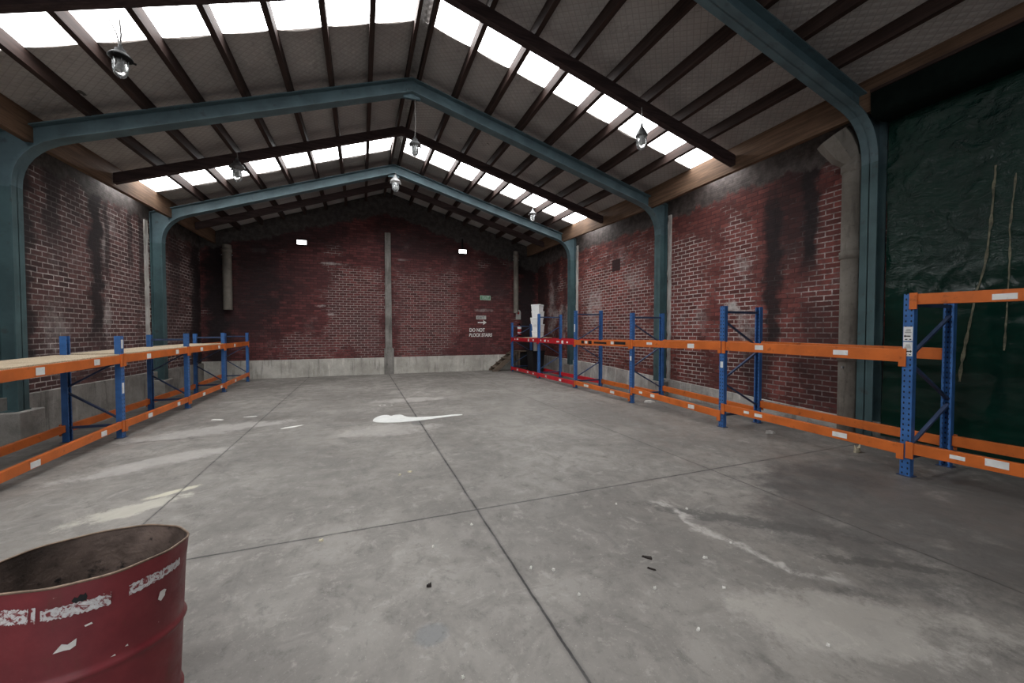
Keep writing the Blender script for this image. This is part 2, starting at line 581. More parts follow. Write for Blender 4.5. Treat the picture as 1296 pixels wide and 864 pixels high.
def gable(x0, x1, y, extra=.0):
    pts = [(x0, 0), (x1, 0), (x1, plane_z(x1, y) + extra), (RX, plane_z(RX, y) + extra), (x0, plane_z(x0, y) + extra)]
    return pts


mb = MB().prism(gable(XL - .3, XR + .3, YB, .16), lambda p, q, t: (p, t, q), YB, YB + .3)
struct(mb.build('wall_back', M['brick_back']), 'dark red painted brick gable wall at the far end', 'wall')
mb = MB()
mb.prism([(YR - .2, 0), (YB, 0), (YB, 5.0), (YR - .2, 4.75)], lambda p, q, t: (t, p, q), XL - .3, XL)
struct(mb.build('wall_left', M['brick_left']), 'red brick side wall behind the left racks', 'wall')
mb = MB()
mb.prism([(YR - .2, 0), (YB, 0), (YB, 5.1), (YR - .2, 4.95)], lambda p, q, t: (t, p, q), XR, XR + .3)
struct(mb.build('wall_right', M['brick_right']), 'red brick side wall behind the right racks', 'wall')
mb = MB()
D0, D1, DH = -4.4, .6, 3.7  # unseen doorway, added and placed for the fill light
mb.box(XL - .3, D0, YR - .3, YR, 0, 4.4)
mb.box(D1, XR + .3, YR - .3, YR, 0, 4.4)
mb.box(D0, D1, YR - .3, YR, DH, 4.4)
mb.prism([(XL - .3, 4.4), (XR + .3, 4.4), (XR + .3, plane_z(XR + .3, YR) + .16), (RX, plane_z(RX, YR) + .16), (XL - .3, plane_z(XL - .3, YR) + .16)], lambda p, q, t: (p, t, q), YR - .3, YR)
struct(mb.build('wall_rear', M['brick_left']), 'brick wall behind the camera with a doorway added for the fill light', 'wall')

# concrete plinths
mb = MB().box(XL, .80, YB - .06, YB, 0, .625).box(1.14, XR, YB - .06, YB, 0, .635)
struct(mb.build('baseboard_back', M['conc_back'], bevel=.008), 'pale concrete plinth along the foot of the far wall', 'baseboard')
mb = MB().prism([(YR, 0), (YB - .07, 0), (YB - .07, .58), (7.5, .66), (YR, .66)], lambda p, q, t: (t, p, q), XL, XL + .07)
struct(mb.build('baseboard_left', M['conc_side'], bevel=.008), 'grey concrete plinth along the left wall', 'baseboard')
mb = MB().prism([(YR, 0), (YB - .07, 0), (YB - .07, .62), (11.0, .56), (7.6, .42), (4.0, .27), (YR, .27)], lambda p, q, t: (t, p, q), XR - .07, XR)
struct(mb.build('baseboard_right', M['conc_white'], bevel=.008), 'whitewashed concrete plinth along the right wall', 'baseboard')
mb = MB().prism([(.80, 0), (1.14, 0), (1.14, .95), (1.08, 1.0), (1.055, 5.25), (.85, 5.25), (.84, 1.0), (.80, .95)], lambda p, q, t: (p, t, q), YB - .085, YB)
struct(mb.build('trim_1', M['conc_pil'], bevel=.006), 'narrow grey concrete pilaster up the middle of the far wall', 'pilaster')
for i, (x0, x1, y, z) in enumerate([(XL + .07, XL + .33, F1, .46), (XL + .07, XL + .30, F2, .40), (XR - .30, XR - .07, F1, .36), (XR - .30, XR - .07, F2, .42)]):
    mb = MB().box(x0, x1, y - .24, y + .24, 0, z)
    struct(mb.build('trim_%d' % (i + 2), M['conc_side'], bevel=.012),
           ['concrete pier under the nearer left steel post', 'concrete pier under the farther left steel post', 'concrete pier under the nearer right steel post', 'concrete pier under the farther right steel post'][i], 'pier')

for i, (x0, x1, y0, y1, z0, z1, lab) in enumerate([
        (XL, XL + .03, F2 - .36, F2 - .22, .58, 4.25, 'pale render strip beside the far left steel post'),
        (XL, XL + .03, F1 + .12, F1 + .30, .66, 4.0, 'grey render strip beside the near left steel post'),
        (XR - .03, XR, F2 - .24, F2 - .13, .55, 4.6, 'pale render strip beside the far right steel post'),
        (XR - .03, XR, F1 - .23, F1 - .13, .40, 4.45, 'pale render strip beside the near right steel post')]):
    mb = MB()
    nz = 40
    L_ = [(y0 + .03 * mnoise.noise(Vector((j * .5, i, 0))), lerp(z0, z1, j / nz)) for j in range(nz + 1)]
    R_ = [(y1 + .05 * mnoise.noise(Vector((j * .6, i, 4))), lerp(z0, z1, j / nz)) for j in range(nz + 1)]
    for j in range(nz):
        mb.prism([L_[j], R_[j], R_[j + 1], L_[j + 1]], lambda p, q, t: (t, p, q), x0, x1)
    struct(mb.build('trim_%d' % (i + 6), M['conc_white'] if i != 1 else M['conc_side']), lab, 'render strip')

# roof lining, in slabs between the translucent strips
mb = MB()
cuts = [(YR - .3, SKY[0][0])] + [(SKY[i][1], SKY[i + 1][0]) for i in range(3)] + [(SKY[3][1], YB + .3)]
shut = SKY[:2]
XA, XB2 = XL - .25, XR + .25
for (y0, y1) in cuts + shut:
    ys = [y0] + [s[0] for s in ST if y0 < s[0] < y1] + [y1]
    for ya, yb in zip(ys, ys[1:]):
        for (xa, xb) in ((XA, RX), (RX, XB2)):
            if (y0, y1) in shut and xa != RX:
                continue
            nx = 8
            for i in range(nx):
                xs = [lerp(xa, xb, i / nx), lerp(xa, xb, (i + 1) / nx)]
                e = 1e-4 if xa == RX else -1e-4
                lo_ = [(x, y, plane_z(x + (e if abs(x - RX) < 1e-6 else 0), y) + PUR + .005) for (x, y) in ((xs[0], ya), (xs[1], ya), (xs[1], yb), (xs[0], yb))]
                hi_ = [(p[0], p[1], p[2] + .04) for p in lo_]
                mb.raw(lo_ + hi_, [(0, 1, 2, 3), (7, 6, 5, 4), (0, 4, 5, 1), (1, 5, 6, 2), (2, 6, 7, 3), (3, 7, 4, 0)])
for (y0, y1) in SKY:
    mb.box(RX - .16, RX + .16, y0 - .02, y1 + .02, plane_z(RX, y0) + PUR - .01, plane_z(RX, y1) + PUR + .03)
for (y0, y1) in SKY[2:]:
    for xs in ([RX - .09 - (RX - .09 + 4.36) / 8 * i for i in range(9)], [RX + .14 + (6.63 - RX - .14) / 8 * i for i in range(9)]):
        for x0, x1 in zip(xs, xs[1:]):
            n_ = 8
            vs = []
            drop = random.uniform(.03, .065)
            for j in range(4):
                yy = y1 - .03 + .42 * j / 3
                for q in range(n_ + 1):
                    t = q / n_
                    x = lerp(x0, x1, t)
                    vs.append((x, yy, plane_z(x, yy) + PUR + .003 - drop * math.sin(math.pi * t) * (1 - j / 3) ** 1.5))
            mb.raw(vs, [(j * (n_ + 1) + q, j * (n_ + 1) + q + 1, (j + 1) * (n_ + 1) + q + 1, (j + 1) * (n_ + 1) + q) for j in range(3) for q in range(n_)], True)
struct(mb.build('ceiling', M['lining']), 'pale paper-lined pitched roof underside with wire netting', 'ceiling')

# translucent strips, one per slope and bay
n = 1
for bi, (y0, y1) in enumerate(SKY):
    for side, (xa, xb) in enumerate(((XL - .1, RX - .12), (RX + .12, XR + .0))):
        if side and bi < 2:
            continue          # the near right slope is lined all over
        mb = MB()
        nx, ny = 24, 2
        a = []
        for j in range(ny + 1):
            for i in range(nx + 1):
                x = lerp(xa, xb, i / nx)
                y = lerp(y0, y1, j / ny)
                a.append((x, y, plane_z(x, y) + PUR + .02 + .004 * math.sin(i * 2.1)))
        up = [(p[0], p[1], p[2] + .006) for p in a]
        w = nx + 1
        fs = [(j * w + i, j * w + i + 1, (j + 1) * w + i + 1, (j + 1) * w + i) for j in range(ny) for i in range(nx)]
        k_ = len(a)
        mb.raw(a + up, fs + [tuple(k_ + q for q in reversed(f)) for f in fs])
        ob = mb.build('window_%d' % n, M['sky'])
        struct(ob, '%s translucent roof strip on the %s slope' % (['rearmost', 'overhead', 'nearer visible', 'farther visible'][bi], ['left', 'right'][side]), 'skylight')
        n += 1

# ------------------------------------------------------------------ steel portal frames
def ibeam(name, mat, parent, inner, outer, y, half=.10, tf=.016, tw=.012):
    mb = MB()
    n = len(inner)
    for i in range(n - 1):
        a, b, c, d = inner[i], inner[i + 1], outer[i + 1], outer[i]
        # web
        mb.prism([a, b, c, d], lambda p, q, t: (p, t, q), y - tw / 2, y + tw / 2)
        # flanges, thickened towards the web
        for (p0, p1, o0, o1) in ((a, b, d, c), (d, c, a, b)):
            q0 = tuple(p0[k] + (o0[k] - p0[k]) * tf / math.dist(p0, o0) for k in (0, 1))
            q1 = tuple(p1[k] + (o1[k] - p1[k]) * tf / math.dist(p1, o1) for k in (0, 1))
            mb.prism([p0, p1, q1, q0], lambda p, q, t: (p, t, q), y - half, y + half)
    return mb.build(name, mat, parent)


def portal(y, label, xl_in=-4.54, xr_in=6.88):
    r = thing('portal_frame', (RX, y, 0), label, 'steel frame', 'teal steel portal frames')
    dep = .27
    for side in (-1, 1):
        xin = xl_in if side < 0 else xr_in
        xout = XL + .012 if side < 0 else XR - .012
        zb = lambda x: plane_z(x, y) - dep
        zt = lambda x: plane_z(x, y) - .004
        foot = (.46 if y == F1 else .40) if side < 0 else (.36 if y == F1 else .42)
        if y == F0:
            foot = 0.0
        R = .55
        zc = zb(xin)
        p0 = (xin, zc - R)
        p1 = (xin, zc)
        xe = xin - side * R
        p2 = (xe, zb(xe))
        curve = []
        for i in range(9):
            t = i / 8
            curve.append(((1 - t) ** 2 * p0[0] + 2 * t * (1 - t) * p1[0] + t * t * p2[0], (1 - t) ** 2 * p0[1] + 2 * t * (1 - t) * p1[1] + t * t * p2[1]))
        # outer line: up the wall to the roof corner, then along the slope
        zk = zt(xout)
        oc = []
        for i in range(9):
            t = i / 8
            if t < .5:
                oc.append((xout, lerp(p0[1], zk, t / .5)))
            else:
                s_ = (t - .5) / .5
                xx = lerp(xout, xe, s_)
                oc.append((xx, zt(xx)))
        ibeam('post', M['teal_dark'], r, [(xin, foot + .012), p0], [(xout, foot + .012), (xout, p0[1])], y)
        xs = [lerp(xe, RX, i / 4) for i in range(1, 5)]
        inn = curve + [(x, zb(x)) for x in xs]
        out = oc + [(x, zt(x)) for x in xs]
        ibeam('rafter', M['teal'], r, inn, out, y)
        MB().box(min(xin, xout) + .004, max(xin, xout), y - .13, y + .13, foot, foot + .014).build('foot_plate', M['teal_dark'], r)
    zr = plane_z(RX, y)
    mb = MB()
    for s_ in (-1, 1):
        mb.box(RX - .16, RX + .16, y + s_ * .02 - .006, y + s_ * .02 + .006, zr - dep - .10, zr - .09)
        for dx in (-.1, .1):
            for dz in (-.22, -.12):
                mb.tube([(RX + dx, y + s_ * .024, zr + dz), (RX + dx, y + s_ * .042, zr + dz)], .014, 8)
    mb.build('apex_plate', M['teal'], r, .003)
    return r


portal(F0, 'nearest teal steel portal frame, its curved knee beside the green tarpaulin')
portal(F1, 'middle teal steel portal frame crossing the whole roof')
portal(F2, 'farthest teal steel portal frame, brightest under the skylights')

# ------------------------------------------------------------------ roof timbers
RSTEP = (6.63 - RX - .14) / 8
PR = [RX + .14 + RSTEP * i for i in range(1, 8)]
LSTEP = (RX - .09 + 4.36) / 8
PL = [RX - .09 - LSTEP * i for i in range(1, 8)]
ORD = ['first', 'second', 'third', 'fourth', 'fifth', 'sixth', 'seventh']


def purlin(x, w, name, label, group, mat='timber', lowz=0.0, cat='purlin'):
    ys = [YR] + [s[0] for s in ST[1:-1]] + [YB - .01]
    mb = MB()
    jx = [random.uniform(-.008, .008) for _ in ys]
    for i in range(len(ys) - 1):
        a, b = ys[i], ys[i + 1]
        za, zb = plane_z(x, a) + .001 - lowz, plane_z(x, b) + .001 - lowz
        vs = []
        for (yy, zz, dx) in ((a, za, jx[i]), (b, zb, jx[i + 1])):
            for (ux, uz) in ((-w / 2, 0), (w / 2, 0), (w / 2, PUR + lowz), (-w / 2, PUR + lowz)):
                # top follows the slope of the sheet
                top = plane_z(x + ux, yy) - plane_z(x, yy) if uz else 0
                vs.append((x + ux + dx, yy, zz + uz + top))
        mb.raw(vs, [(0, 1, 2, 3), (7, 6, 5, 4), (0, 4, 5, 1), (1, 5, 6, 2), (2, 6, 7, 3), (3, 7, 4, 0)])
    o = mb.build(name, M[mat], base=(x, 0, 0))
    tag(o, label, cat, group)
    return o


for i, x in enumerate(PL):
    purlin(x, .078, 'roof_purlin', '%s dark timber purlin left of the ridge, running the length of the hall' % ORD[i], 'roof purlins')
for i, x in enumerate(PR):
    purlin(x, .078, 'roof_purlin', '%s dark timber purlin right of the ridge, running the length of the hall' % ORD[i], 'roof purlins')
purlin(RX - .09, .055, 'ridge_beam', 'left one of the two timbers side by side along the ridge', 'ridge timbers', 'timber', cat='ridge beam')
purlin(RX + .14, .055, 'ridge_beam', 'right one of the two timbers side by side along the ridge', 'ridge timbers', 'timber', cat='ridge beam')
purlin(6.63, .09, 'eave_beam', 'broad tan timber eave beam along the top of the right wall', None, 'timber_pale', .27, 'eave beam')
purlin(-4.40, .09, 'eave_beam', 'broad tan timber eave beam along the top of the left wall', None, 'timber_pale', .22, 'eave beam')

RL = {-3.2: None, 1.0: None, 5.42: 'nearest visible', 9.70: 'second', 13.6: 'farthest'}
for y in RAFTERS:
    for side in (-1, 1):
        dz = .19
        x0, x1 = (RX, -4.34) if side < 0 else (RX, 6.58 if y > 3 else 6.50)
        mb = MB()
        z0, z1 = plane_z(x0, y), plane_z(x1, y)
        w = .055
        vs = []
        for (x, z) in ((x0, z0), (x1, z1)):
            vs += [(x, y - w, z - dz), (x, y + w, z - dz), (x, y + w, z - .002), (x, y - w, z - .002)]
        mb.raw(vs, [(0, 1, 2, 3), (7, 6, 5, 4), (0, 4, 5, 1), (1, 5, 6, 2), (2, 6, 7, 3), (3, 7, 4, 0)])
        o = mb.build('timber_rafter', M['timber_x'], base=(x0, y, z0))
        sd = 'left' if side < 0 else 'right'
        if y == 5.42:
            lab = 'near dark timber rafter beside the big skylight strip, %s slope' % sd
        elif y == 9.70:
            lab = 'dark timber rafter between the middle and far steel frames, %s slope' % sd
        elif y == 13.6:
            lab = 'dark timber rafter beyond the far steel frame, %s slope' % sd
        else:
            lab = 'dark timber rafter %s the camera, %s slope' % ('above' if y > 0 else 'well behind', sd)
        tag(o, lab, 'rafter', 'timber rafters')
#OBJECTS#
# ------------------------------------------------------------------ object materials
def post_material(name, rgb):
    k = NB(name, .42, .4)
    o = k.obj()
    s = k.sep(o)
    f = k.noise(o, 7, 5)
    c = k.mix(k.smooth(f, .3, .7), tuple(t * .78 for t in rgb), tuple(t * 1.15 for t in rgb))
    c = k.mix(k.smooth(k.noise(o, 24, 6, .7), .62, .74, 0, .7), c, (.03, .028, .03))
    # the two columns of slots punched down the face
    zz = k.math('ABSOLUTE', k.math('SUBTRACT', k.math('FRACT', k.math('DIVIDE', s[2], .06)), .5))
    yy = k.math('ABSOLUTE', k.math('SUBTRACT', k.math('ABSOLUTE', s[1]), .023))
    r = k.math('ADD', k.math('POWER', k.math('DIVIDE', zz, .21), 2), k.math('POWER', k.math('DIVIDE', yy, .0075), 2))
    g = k.n('ShaderNodeNewGeometry')
    nx = k.math('GREATER_THAN', k.math('ABSOLUTE', k.sep(g.outputs['Normal'])[0]), .6)
    c = k.mix(k.math('MULTIPLY', k.math('LESS_THAN', r, 1.0), nx), c, (.004, .006, .012))
    k.color(c)
    return k.m


M['blue'] = post_material('blue_rack_paint', (.040, .130, .350))
M['brace'] = plain('dark_blue_brace_paint', (.035, .055, .115), .5, .35, 0, .25, 5, ((.02, .02, .02), .5))
M['orange'] = plain('orange_rack_paint', (.56, .130, .022), .45, .4, 0, .14, 3, ((.16, .045, .015), .6))
M['red'] = plain('red_rack_paint', (.47, .012, .022), .45, .4, 0, .14, 3, ((.12, .01, .012), .5))
M['label'] = plain('white_sticker', (.72, .72, .70), .5, .3, 0, .08, 9, ((.42, .42, .41), .5))
M['ink'] = plain('black_ink', (.012, .012, .014), .6)
M['slot'] = plain('dark_slot', (.010, .008, .008), .7)
M['steel'] = plain('galvanised_steel', (.30, .31, .32), .4, .5, .7, .2, 6)
M['cast'] = plain('weathered_grey_casting', (.16, .16, .16), .5, .4, .4, .3, 9)
M['castdark'] = plain('black_casting', (.008, .008, .008), .7, .15, 0, .3, 9)
M['castpale'] = plain('pale_enamel', (.55, .55, .54), .4, .4, 0, .12, 9)
M['cable'] = plain('grey_flex', (.20, .19, .18), .6)
M['wood_old'] = timber_material('old_grey_brown_wood', (.14, .105, .078), .4, 0)
M['foam'] = plain('white_polystyrene', (.78, .78, .77), .7, .2, 0, .05, 20, None, .15)
M['plastic_white'] = plain('white_plastic', (.70, .70, .69), .4, .4, 0, .05, 5)
M['plastic_black'] = plain('black_plastic', (.010, .010, .011), .5, .3)
M['pipe'] = concrete_material('asbestos_cement_pipe', (.13, .115, .098), (.22, .20, .175), .4, .6, 1)
M['chip'] = plain('white_paint_chip', (.66, .64, .60), .7, .2, 0, .12, 20)
M['cream'] = plain('cream_scrap', (.58, .52, .38), .7, .2, 0, .15, 20)
M['darkscrap'] = plain('dark_brown_scrap', (.028, .022, .02), .8, .2, 0, .3, 20)
M['spill'] = plain('dried_white_paint', (.74, .74, .71), .45, .4, 0, .06, 5, ((.34, .33, .31), .55), .05)
M['extinguisher'] = plain('red_gloss_enamel', (.42, .015, .02), .3, .5, 0, .1, 6)


def board_material():
    k = NB('chipboard_decking', .7, .25)
    o = k.obj()
    f = k.noise(o, 90, 3, .7)
    g = k.noise(o, 2.4, 5)
    c = k.mix(k.smooth(f, .35, .65), (.34, .255, .165), (.62, .51, .37))
    c = k.mix(k.smooth(g, .5, .72, 0, .4), c, (.25, .19, .13))
    k.color(c)
    k.bump(f, .2, .003)
    return k.m


M['board'] = board_material()


def glass_material():
    m = bpy.data.materials.new('lamp_glass')
    m.use_nodes = True
    b = m.node_tree.nodes['Principled BSDF']
    b.inputs['Base Color'].default_value = (.92, .94, .93, 1)
    b.inputs['Roughness'].default_value = .12
    b.inputs['Transmission Weight'].default_value = .75
    b.inputs['IOR'].default_value = 1.45
    return m


M['glass'] = glass_material()


# ------------------------------------------------------------------ pallet racking
def rack_post(parent, x, y, top, face):
    """Open C-section upright; 'face' is the sign of X the punched face looks to."""
    w, d, t, lip = .090, .070, .007, .022
    pr = [(-w / 2, 0), (w / 2, 0), (w / 2, d), (w / 2 - lip, d), (w / 2 - lip, d - t), (w / 2 - t, d - t), (w / 2 - t, t),
          (-w / 2 + t, t), (-w / 2 + t, d - t), (-w / 2 + lip, d - t), (-w / 2 + lip, d), (-w / 2, d)]
    mb = MB().prism(pr, lambda p, q, z: (x - face * q, y + p, z), .006, top)
    o = mb.build('post', M['blue'], parent)
    fp = MB().box(min(x + face * .02, x - face * .09), max(x + face * .02, x - face * .09), y - .065, y + .065, 0, .007)
    fp.build('foot_plate', M['brace'], o)
    return o


def sticker(parent, x, y, z, w, h, face, inked=True, arrow=0, band=False):
    """A paper label on a face that looks along X."""
    e = .0025
    mb = MB().box(min(x, x + face * e), max(x, x + face * e), y - w / 2, y + w / 2, z - h / 2, z + h / 2)
    o = mb.build('label', M['label'] if not band else M['ink'], parent)
    return o


def arrow_label(parent, x, y, z, w, h, face, direction):
    """White location label: printed lines over a solid arrow."""
    e = .003
    mb = MB().box(min(x, x + face * e), max(x, x + face * e), y - w / 2, y + w / 2, z - h / 2, z + h / 2)
    o = mb.build('label', M['label'], parent)
    o['label'] = 'white printed sticker with a black arrow'
    return o


def upright(parent, xf, xb, y, topf, topb, face, pattern, post_labels=()):
    pf = rack_post(parent, xf, y, topf, face)
    pb = rack_post(parent, xb, y, topb, -face)
    a, b = xf - face * .035, xb + face * .035
    w, h = .022, .038
    top = min(topf, topb)
    segs = []
    z = .20
    MB().bar((a, y, z), (b, y, z), w, h).build('horizontal_brace', M['brace'], parent)
    fr = pattern[0] == 'A'
    zs = [.30, .80, 1.32, 1.84] if top > 1.8 else [.28, .78, 1.22]
    for z0, z1 in zip(zs, zs[1:]):
        p, q = ((a, y, z0), (b, y, z1 - .06)) if fr else ((b, y, z0), (a, y, z1 - .06))
        MB().bar(p, q, w, h, (0, 1, 0)).build('diagonal_brace', M['brace'], parent)
        fr = not fr
    z = top - .10
    if pattern != 'A0':
        MB().bar((a, y, z), (b, y, z), w, h).build('horizontal_brace', M['brace'], parent)
    for (z, hh, arrow) in post_labels:
        (arrow_label(pf, xf, y, z, .078, hh, face, arrow) if arrow else sticker(pf, xf, y, z, .05, hh, face))
    return pf, pb


def beam(parent, x, ya, yb, za, zb, h, face, mat, stickers=(), thick=.05):
    """Box beam from ya to yb whose outer face stands just proud of the posts; end brackets hook on the posts."""
    xo = x + face * .006
    xc = xo - face * thick / 2
    y0, y1 = (ya + .048, yb - .048)
    mb = MB().bar((xc, y0, za - h / 2), (xc, y1, zb - h / 2), thick, h)
    o = mb.build('beam', M[mat], parent, .004)
    # stepped ledge that carries the decking
    for (yy, zz, s_) in ((y0, za, 1), (y1, zb, -1)):
        cb = MB().box(min(xo - face * .002, xo + face * .012), max(xo - face * .002, xo + face * .012), yy - s_ * .040, yy + s_ * .024, zz - h - .05, zz + .012)
        c_ = cb.build('connector', M[mat], o, .002)
    for st in stickers:
        yy, zz, w, hh = st[:4]
        sticker(o, xo, yy, zz, w, hh, face, band=len(st) > 4)
    return o


def rack(label, xf, xb, face, frames, bay, up, low, mats, upst=(), lowst=(), back_up=True, back_low=True, hu=.14, hl=.115, blow=None, bup=None):
    """frames: list of (y, topf, topb, pattern, labels); bay: (ya, yb); up / low: (z at ya, z at yb) of the beam tops."""
    y0 = frames[0][0] if frames else bay[0]
    root = thing('pallet_rack', (xf, y0, 0), label, 'pallet rack', 'bays of pallet racking')
    for (y, tf, tb, pat, labs) in frames:
        upright(root, xf, xb, y, tf, tb, face, pat, labs)
    ya, yb = bay
    beam(root, xf, ya, yb, up[0], up[1], hu, face, mats, upst)
    beam(root, xf, ya, yb, low[0], low[1], hl, face, mats, lowst)
    if back_up:
        u2 = bup or up
        beam(root, xb, ya, yb, u2[0], u2[1], hu, -face, mats)
    if back_low:
        l2 = blow or low
        beam(root, xb, ya, yb, l2[0], l2[1], hl, -face, mats)
    return root


XF, XBK = 5.60, 6.50
P = [0.02, 2.405, 4.765, 7.11, 9.56, 11.99, 14.5]
FS = -1
rack('orange and blue rack bay nearest the camera on the right, top beam at post height', XF, XBK, FS,
     [(P[1], 2.01, 1.99, 'A', [(1.572, .155, 1), (1.405, .155, -1)]), (P[0], 2.01, 1.99, 'A', [])], (P[0], P[1]), (1.96, 2.005), (.415, .375), 'orange',
     [(1.724, 1.925, .155, .055)], [(1.738, .345, .15, .07), (2.0, .325, .11, .04)], hu=.115, hl=.12, blow=(.40, .375), back_up=False)
rack('orange rack bay on the right passing in front of the thick cement pipe', XF, XBK, FS,
     [(P[2], 2.02, 2.02, 'B', [(1.046, .10, 0)])], (P[1], P[2]), (1.400, 1.425), (.345, .390), 'orange',
     [(3.045, 1.335, .16, .06), (4.114, 1.355, .13, .07)], [(3.034, .30, .16, .06), (4.108, .325, .12, .05), (4.303, .335, .09, .04)])
rack('orange rack bay between the two frames standing before the clean pale-jointed brick', XF, XBK, FS,
     [(P[3], 2.01, 2.01, 'B', [(.998, .10, 0)])], (P[2], P[3]), (1.425, 1.405), (.265, .345), 'orange',
     [(5.417, 1.335, .15, .08), (6.51, 1.345, .16, .05)], [(5.391, .23, .14, .07), (6.401, .27, .12, .06), (6.766, .285, .10, .05)])
rack('orange rack bay with black and white tape on its upper beam', XF, XBK, FS,
     [(P[4], 2.18, 2.20, 'A', [(1.69, .22, 0)])], (P[3], P[4]), (1.395, 1.36), (.20, .215), 'orange',
     [(8.949, 1.31, .12, .07), (9.12, 1.31, .14, .085, 1), (8.76, 1.31, .16, .085, 1), (8.30, 1.31, .55, .05, 1), (7.794, 1.325, .11, .07), (7.50, 1.325, .42, .065, 1)],
     [(8.939, .15, .22, .06), (7.781, .145, .16, .06)])
rack('red rack bay joined to the orange ones on the right', XF, XBK, FS,
     [(P[5], 2.19, 2.18, 'A', [])], (P[4], P[5]), (1.36, 1.36), (.195, .185), 'red',
     [(11.432, 1.29, .12, .07), (11.203, 1.29, .06, .05), (10.258, 1.28, .12, .09), (9.972, 1.28, .09, .05), (10.55, 1.285, .16, .04), (11.75, 1.30, .07, .05)],
     [(11.368, .14, .10, .06), (10.398, .13, .14, .07)])
rack('red rack bay in the far right corner, carrying the white boxes', XF, XBK, FS,
     [(P[6], 1.95, 1.90, 'A', [])], (P[5], P[6]), (1.36, 1.355), (.185, .19), 'red',
     [(13.838, 1.30, .16, .06), (12.781, 1.29, .10, .09), (12.369, 1.29, .12, .06), (14.1, 1.30, .08, .05)], [(13.837, .13, .12, .06), (12.848, .13, .12, .06), (12.365, .13, .08, .05)])

XF2, XB_L = -3.35, -4.02
L = [5.15, 7.56, 9.97, 12.28, 14.6]
rack('orange rack bay nearest the camera on the left, under the first chipboard deck', XF2, XB_L, 1,
     [(L[1], 1.53, 1.53, 'A0', [(1.41, .13, 0), (.745, .16, 0)]), (L[0], 1.53, 1.53, 'A0', [])], (L[0], L[1]), (1.205, 1.245), (.19, .25), 'orange',
     [(5.945, 1.155, .13, .085), (6.947, 1.18, .12, .08)], [(5.835, .145, .14, .07), (7.058, .18, .12, .07)], hu=.125, hl=.105)
rack('orange rack bay on the left before the far green post, second from the camera', XF2, XB_L, 1,
     [(L[2], 1.555, 1.53, 'A', [])], (L[1], L[2]), (1.25, 1.27), (.24, .24), 'orange',
     [(8.334, 1.185, .13, .08), (9.425, 1.20, .12, .08)], [(8.338, .18, .14, .07), (9.443, .18, .12, .07)], hu=.125, hl=.105)
rack('orange rack bay third along the left wall, holding the loose pale board', XF2, XB_L, 1,
     [(L[3], 1.56, 1.54, 'A', [])], (L[2], L[3]), (1.27, 1.27), (.24, .24), 'orange',
     [(10.673, 1.20, .14, .08), (11.822, 1.205, .12, .08)], [(10.758, .175, .14, .07), (11.94, .18, .12, .07)], hu=.125, hl=.105)
rack('orange rack bay without a deck in the far left corner', XF2, XB_L, 1,
     [(L[4], 1.555, 1.54, 'A', [])], (L[3], L[4]), (1.27, 1.275), (.24, .285), 'orange',
     [(13.138, 1.205, .14, .08)], [(13.15, .205, .12, .07)], hu=.125, hl=.105)

# printed arrows and lines on the two location labels of the nearest right post
for (zc, dr) in ((1.572, 1), (1.405, -1)):
    for c in [o for o in bpy.data.objects if o.name.startswith('label') and o.get('label', '').startswith('white printed')]:
        if abs(sum(v.co.z for v in c.data.vertices) / len(c.data.vertices) - zc) < .01:
            x = XF - .0035
            mb = MB()
            yc, zz = P[1], zc - .025
            mb.box(x - .001, x, yc - .022, yc + .022, zz - .006, zz + .006)
            mb.prism([(yc + dr * .022, zz - .016), (yc + dr * .022, zz + .016), (yc + dr * .036, zz)], lambda p, q, t: (t, p, q), x - .001, x)
            for j in range(3):
                mb.box(x - .001, x, yc - .028 + .004 * j, yc + .027 - .006 * j, zc + .012 + j * .016, zc + .017 + j * .016)
            mb.box(x - .001, x, yc - .028, yc - .012, zc - .066, zc - .056)
            mb.box(x - .001, x, yc + .004, yc + .026, zc - .066, zc - .056)
            ob = mb.build('print', M['ink'], None)
            # keep the print inside the rack it belongs to
            off = Vector(c['_base'])
            for v in ob.data.vertices:
                v.co -= off
            ob.parent = c.parent.parent
            ob['_base'] = c['_base']

# decking
def deck(x0, x1, y0, y1, z0, z1, label, name='deck_board', sag=.0, mat='board'):
    mb = MB()
    n = 10
    vs = []
    for j in range(n + 1):
        t = j / n
        y = lerp(y0, y1, t)
        z = lerp(z0, z1, t) - sag * math.sin(math.pi * t)
        vs += [(x0, y, z), (x1, y, z), (x1, y, z + .018), (x0, y, z + .018)]
    fs = [(0, 1, 2, 3), (4 * n + 3, 4 * n + 2, 4 * n + 1, 4 * n)]
    for j in range(n):
        a, b = 4 * j, 4 * j + 4
        for k_ in range(4):
            fs.append((a + k_, a + (k_ + 1) % 4, b + (k_ + 1) % 4, b + k_))
    mb.raw(vs, fs)
    o = mb.build(name, M[mat], base=((x0 + x1) / 2, (y0 + y1) / 2, z0))
    return tag(o, label, 'shelf board', 'boards on the racks')


deck(-4.06, -3.352, L[0] + .06, L[1] - .07, 1.206, 1.244, 'long chipboard deck nearest the camera on the left rack')
deck(-4.06, -3.352, L[1] + .07, L[2] - .07, 1.251, 1.271, 'chipboard deck on the second bay of the left rack')
deck(-4.06, -3.352, L[2] + .07, L[3] - .07, 1.271, 1.271, 'chipboard deck farthest along the left rack')
deck(5.62, 6.49, 12.7, 13.9, 1.361, 1.358, 'board on the red rack carrying the white boxes')

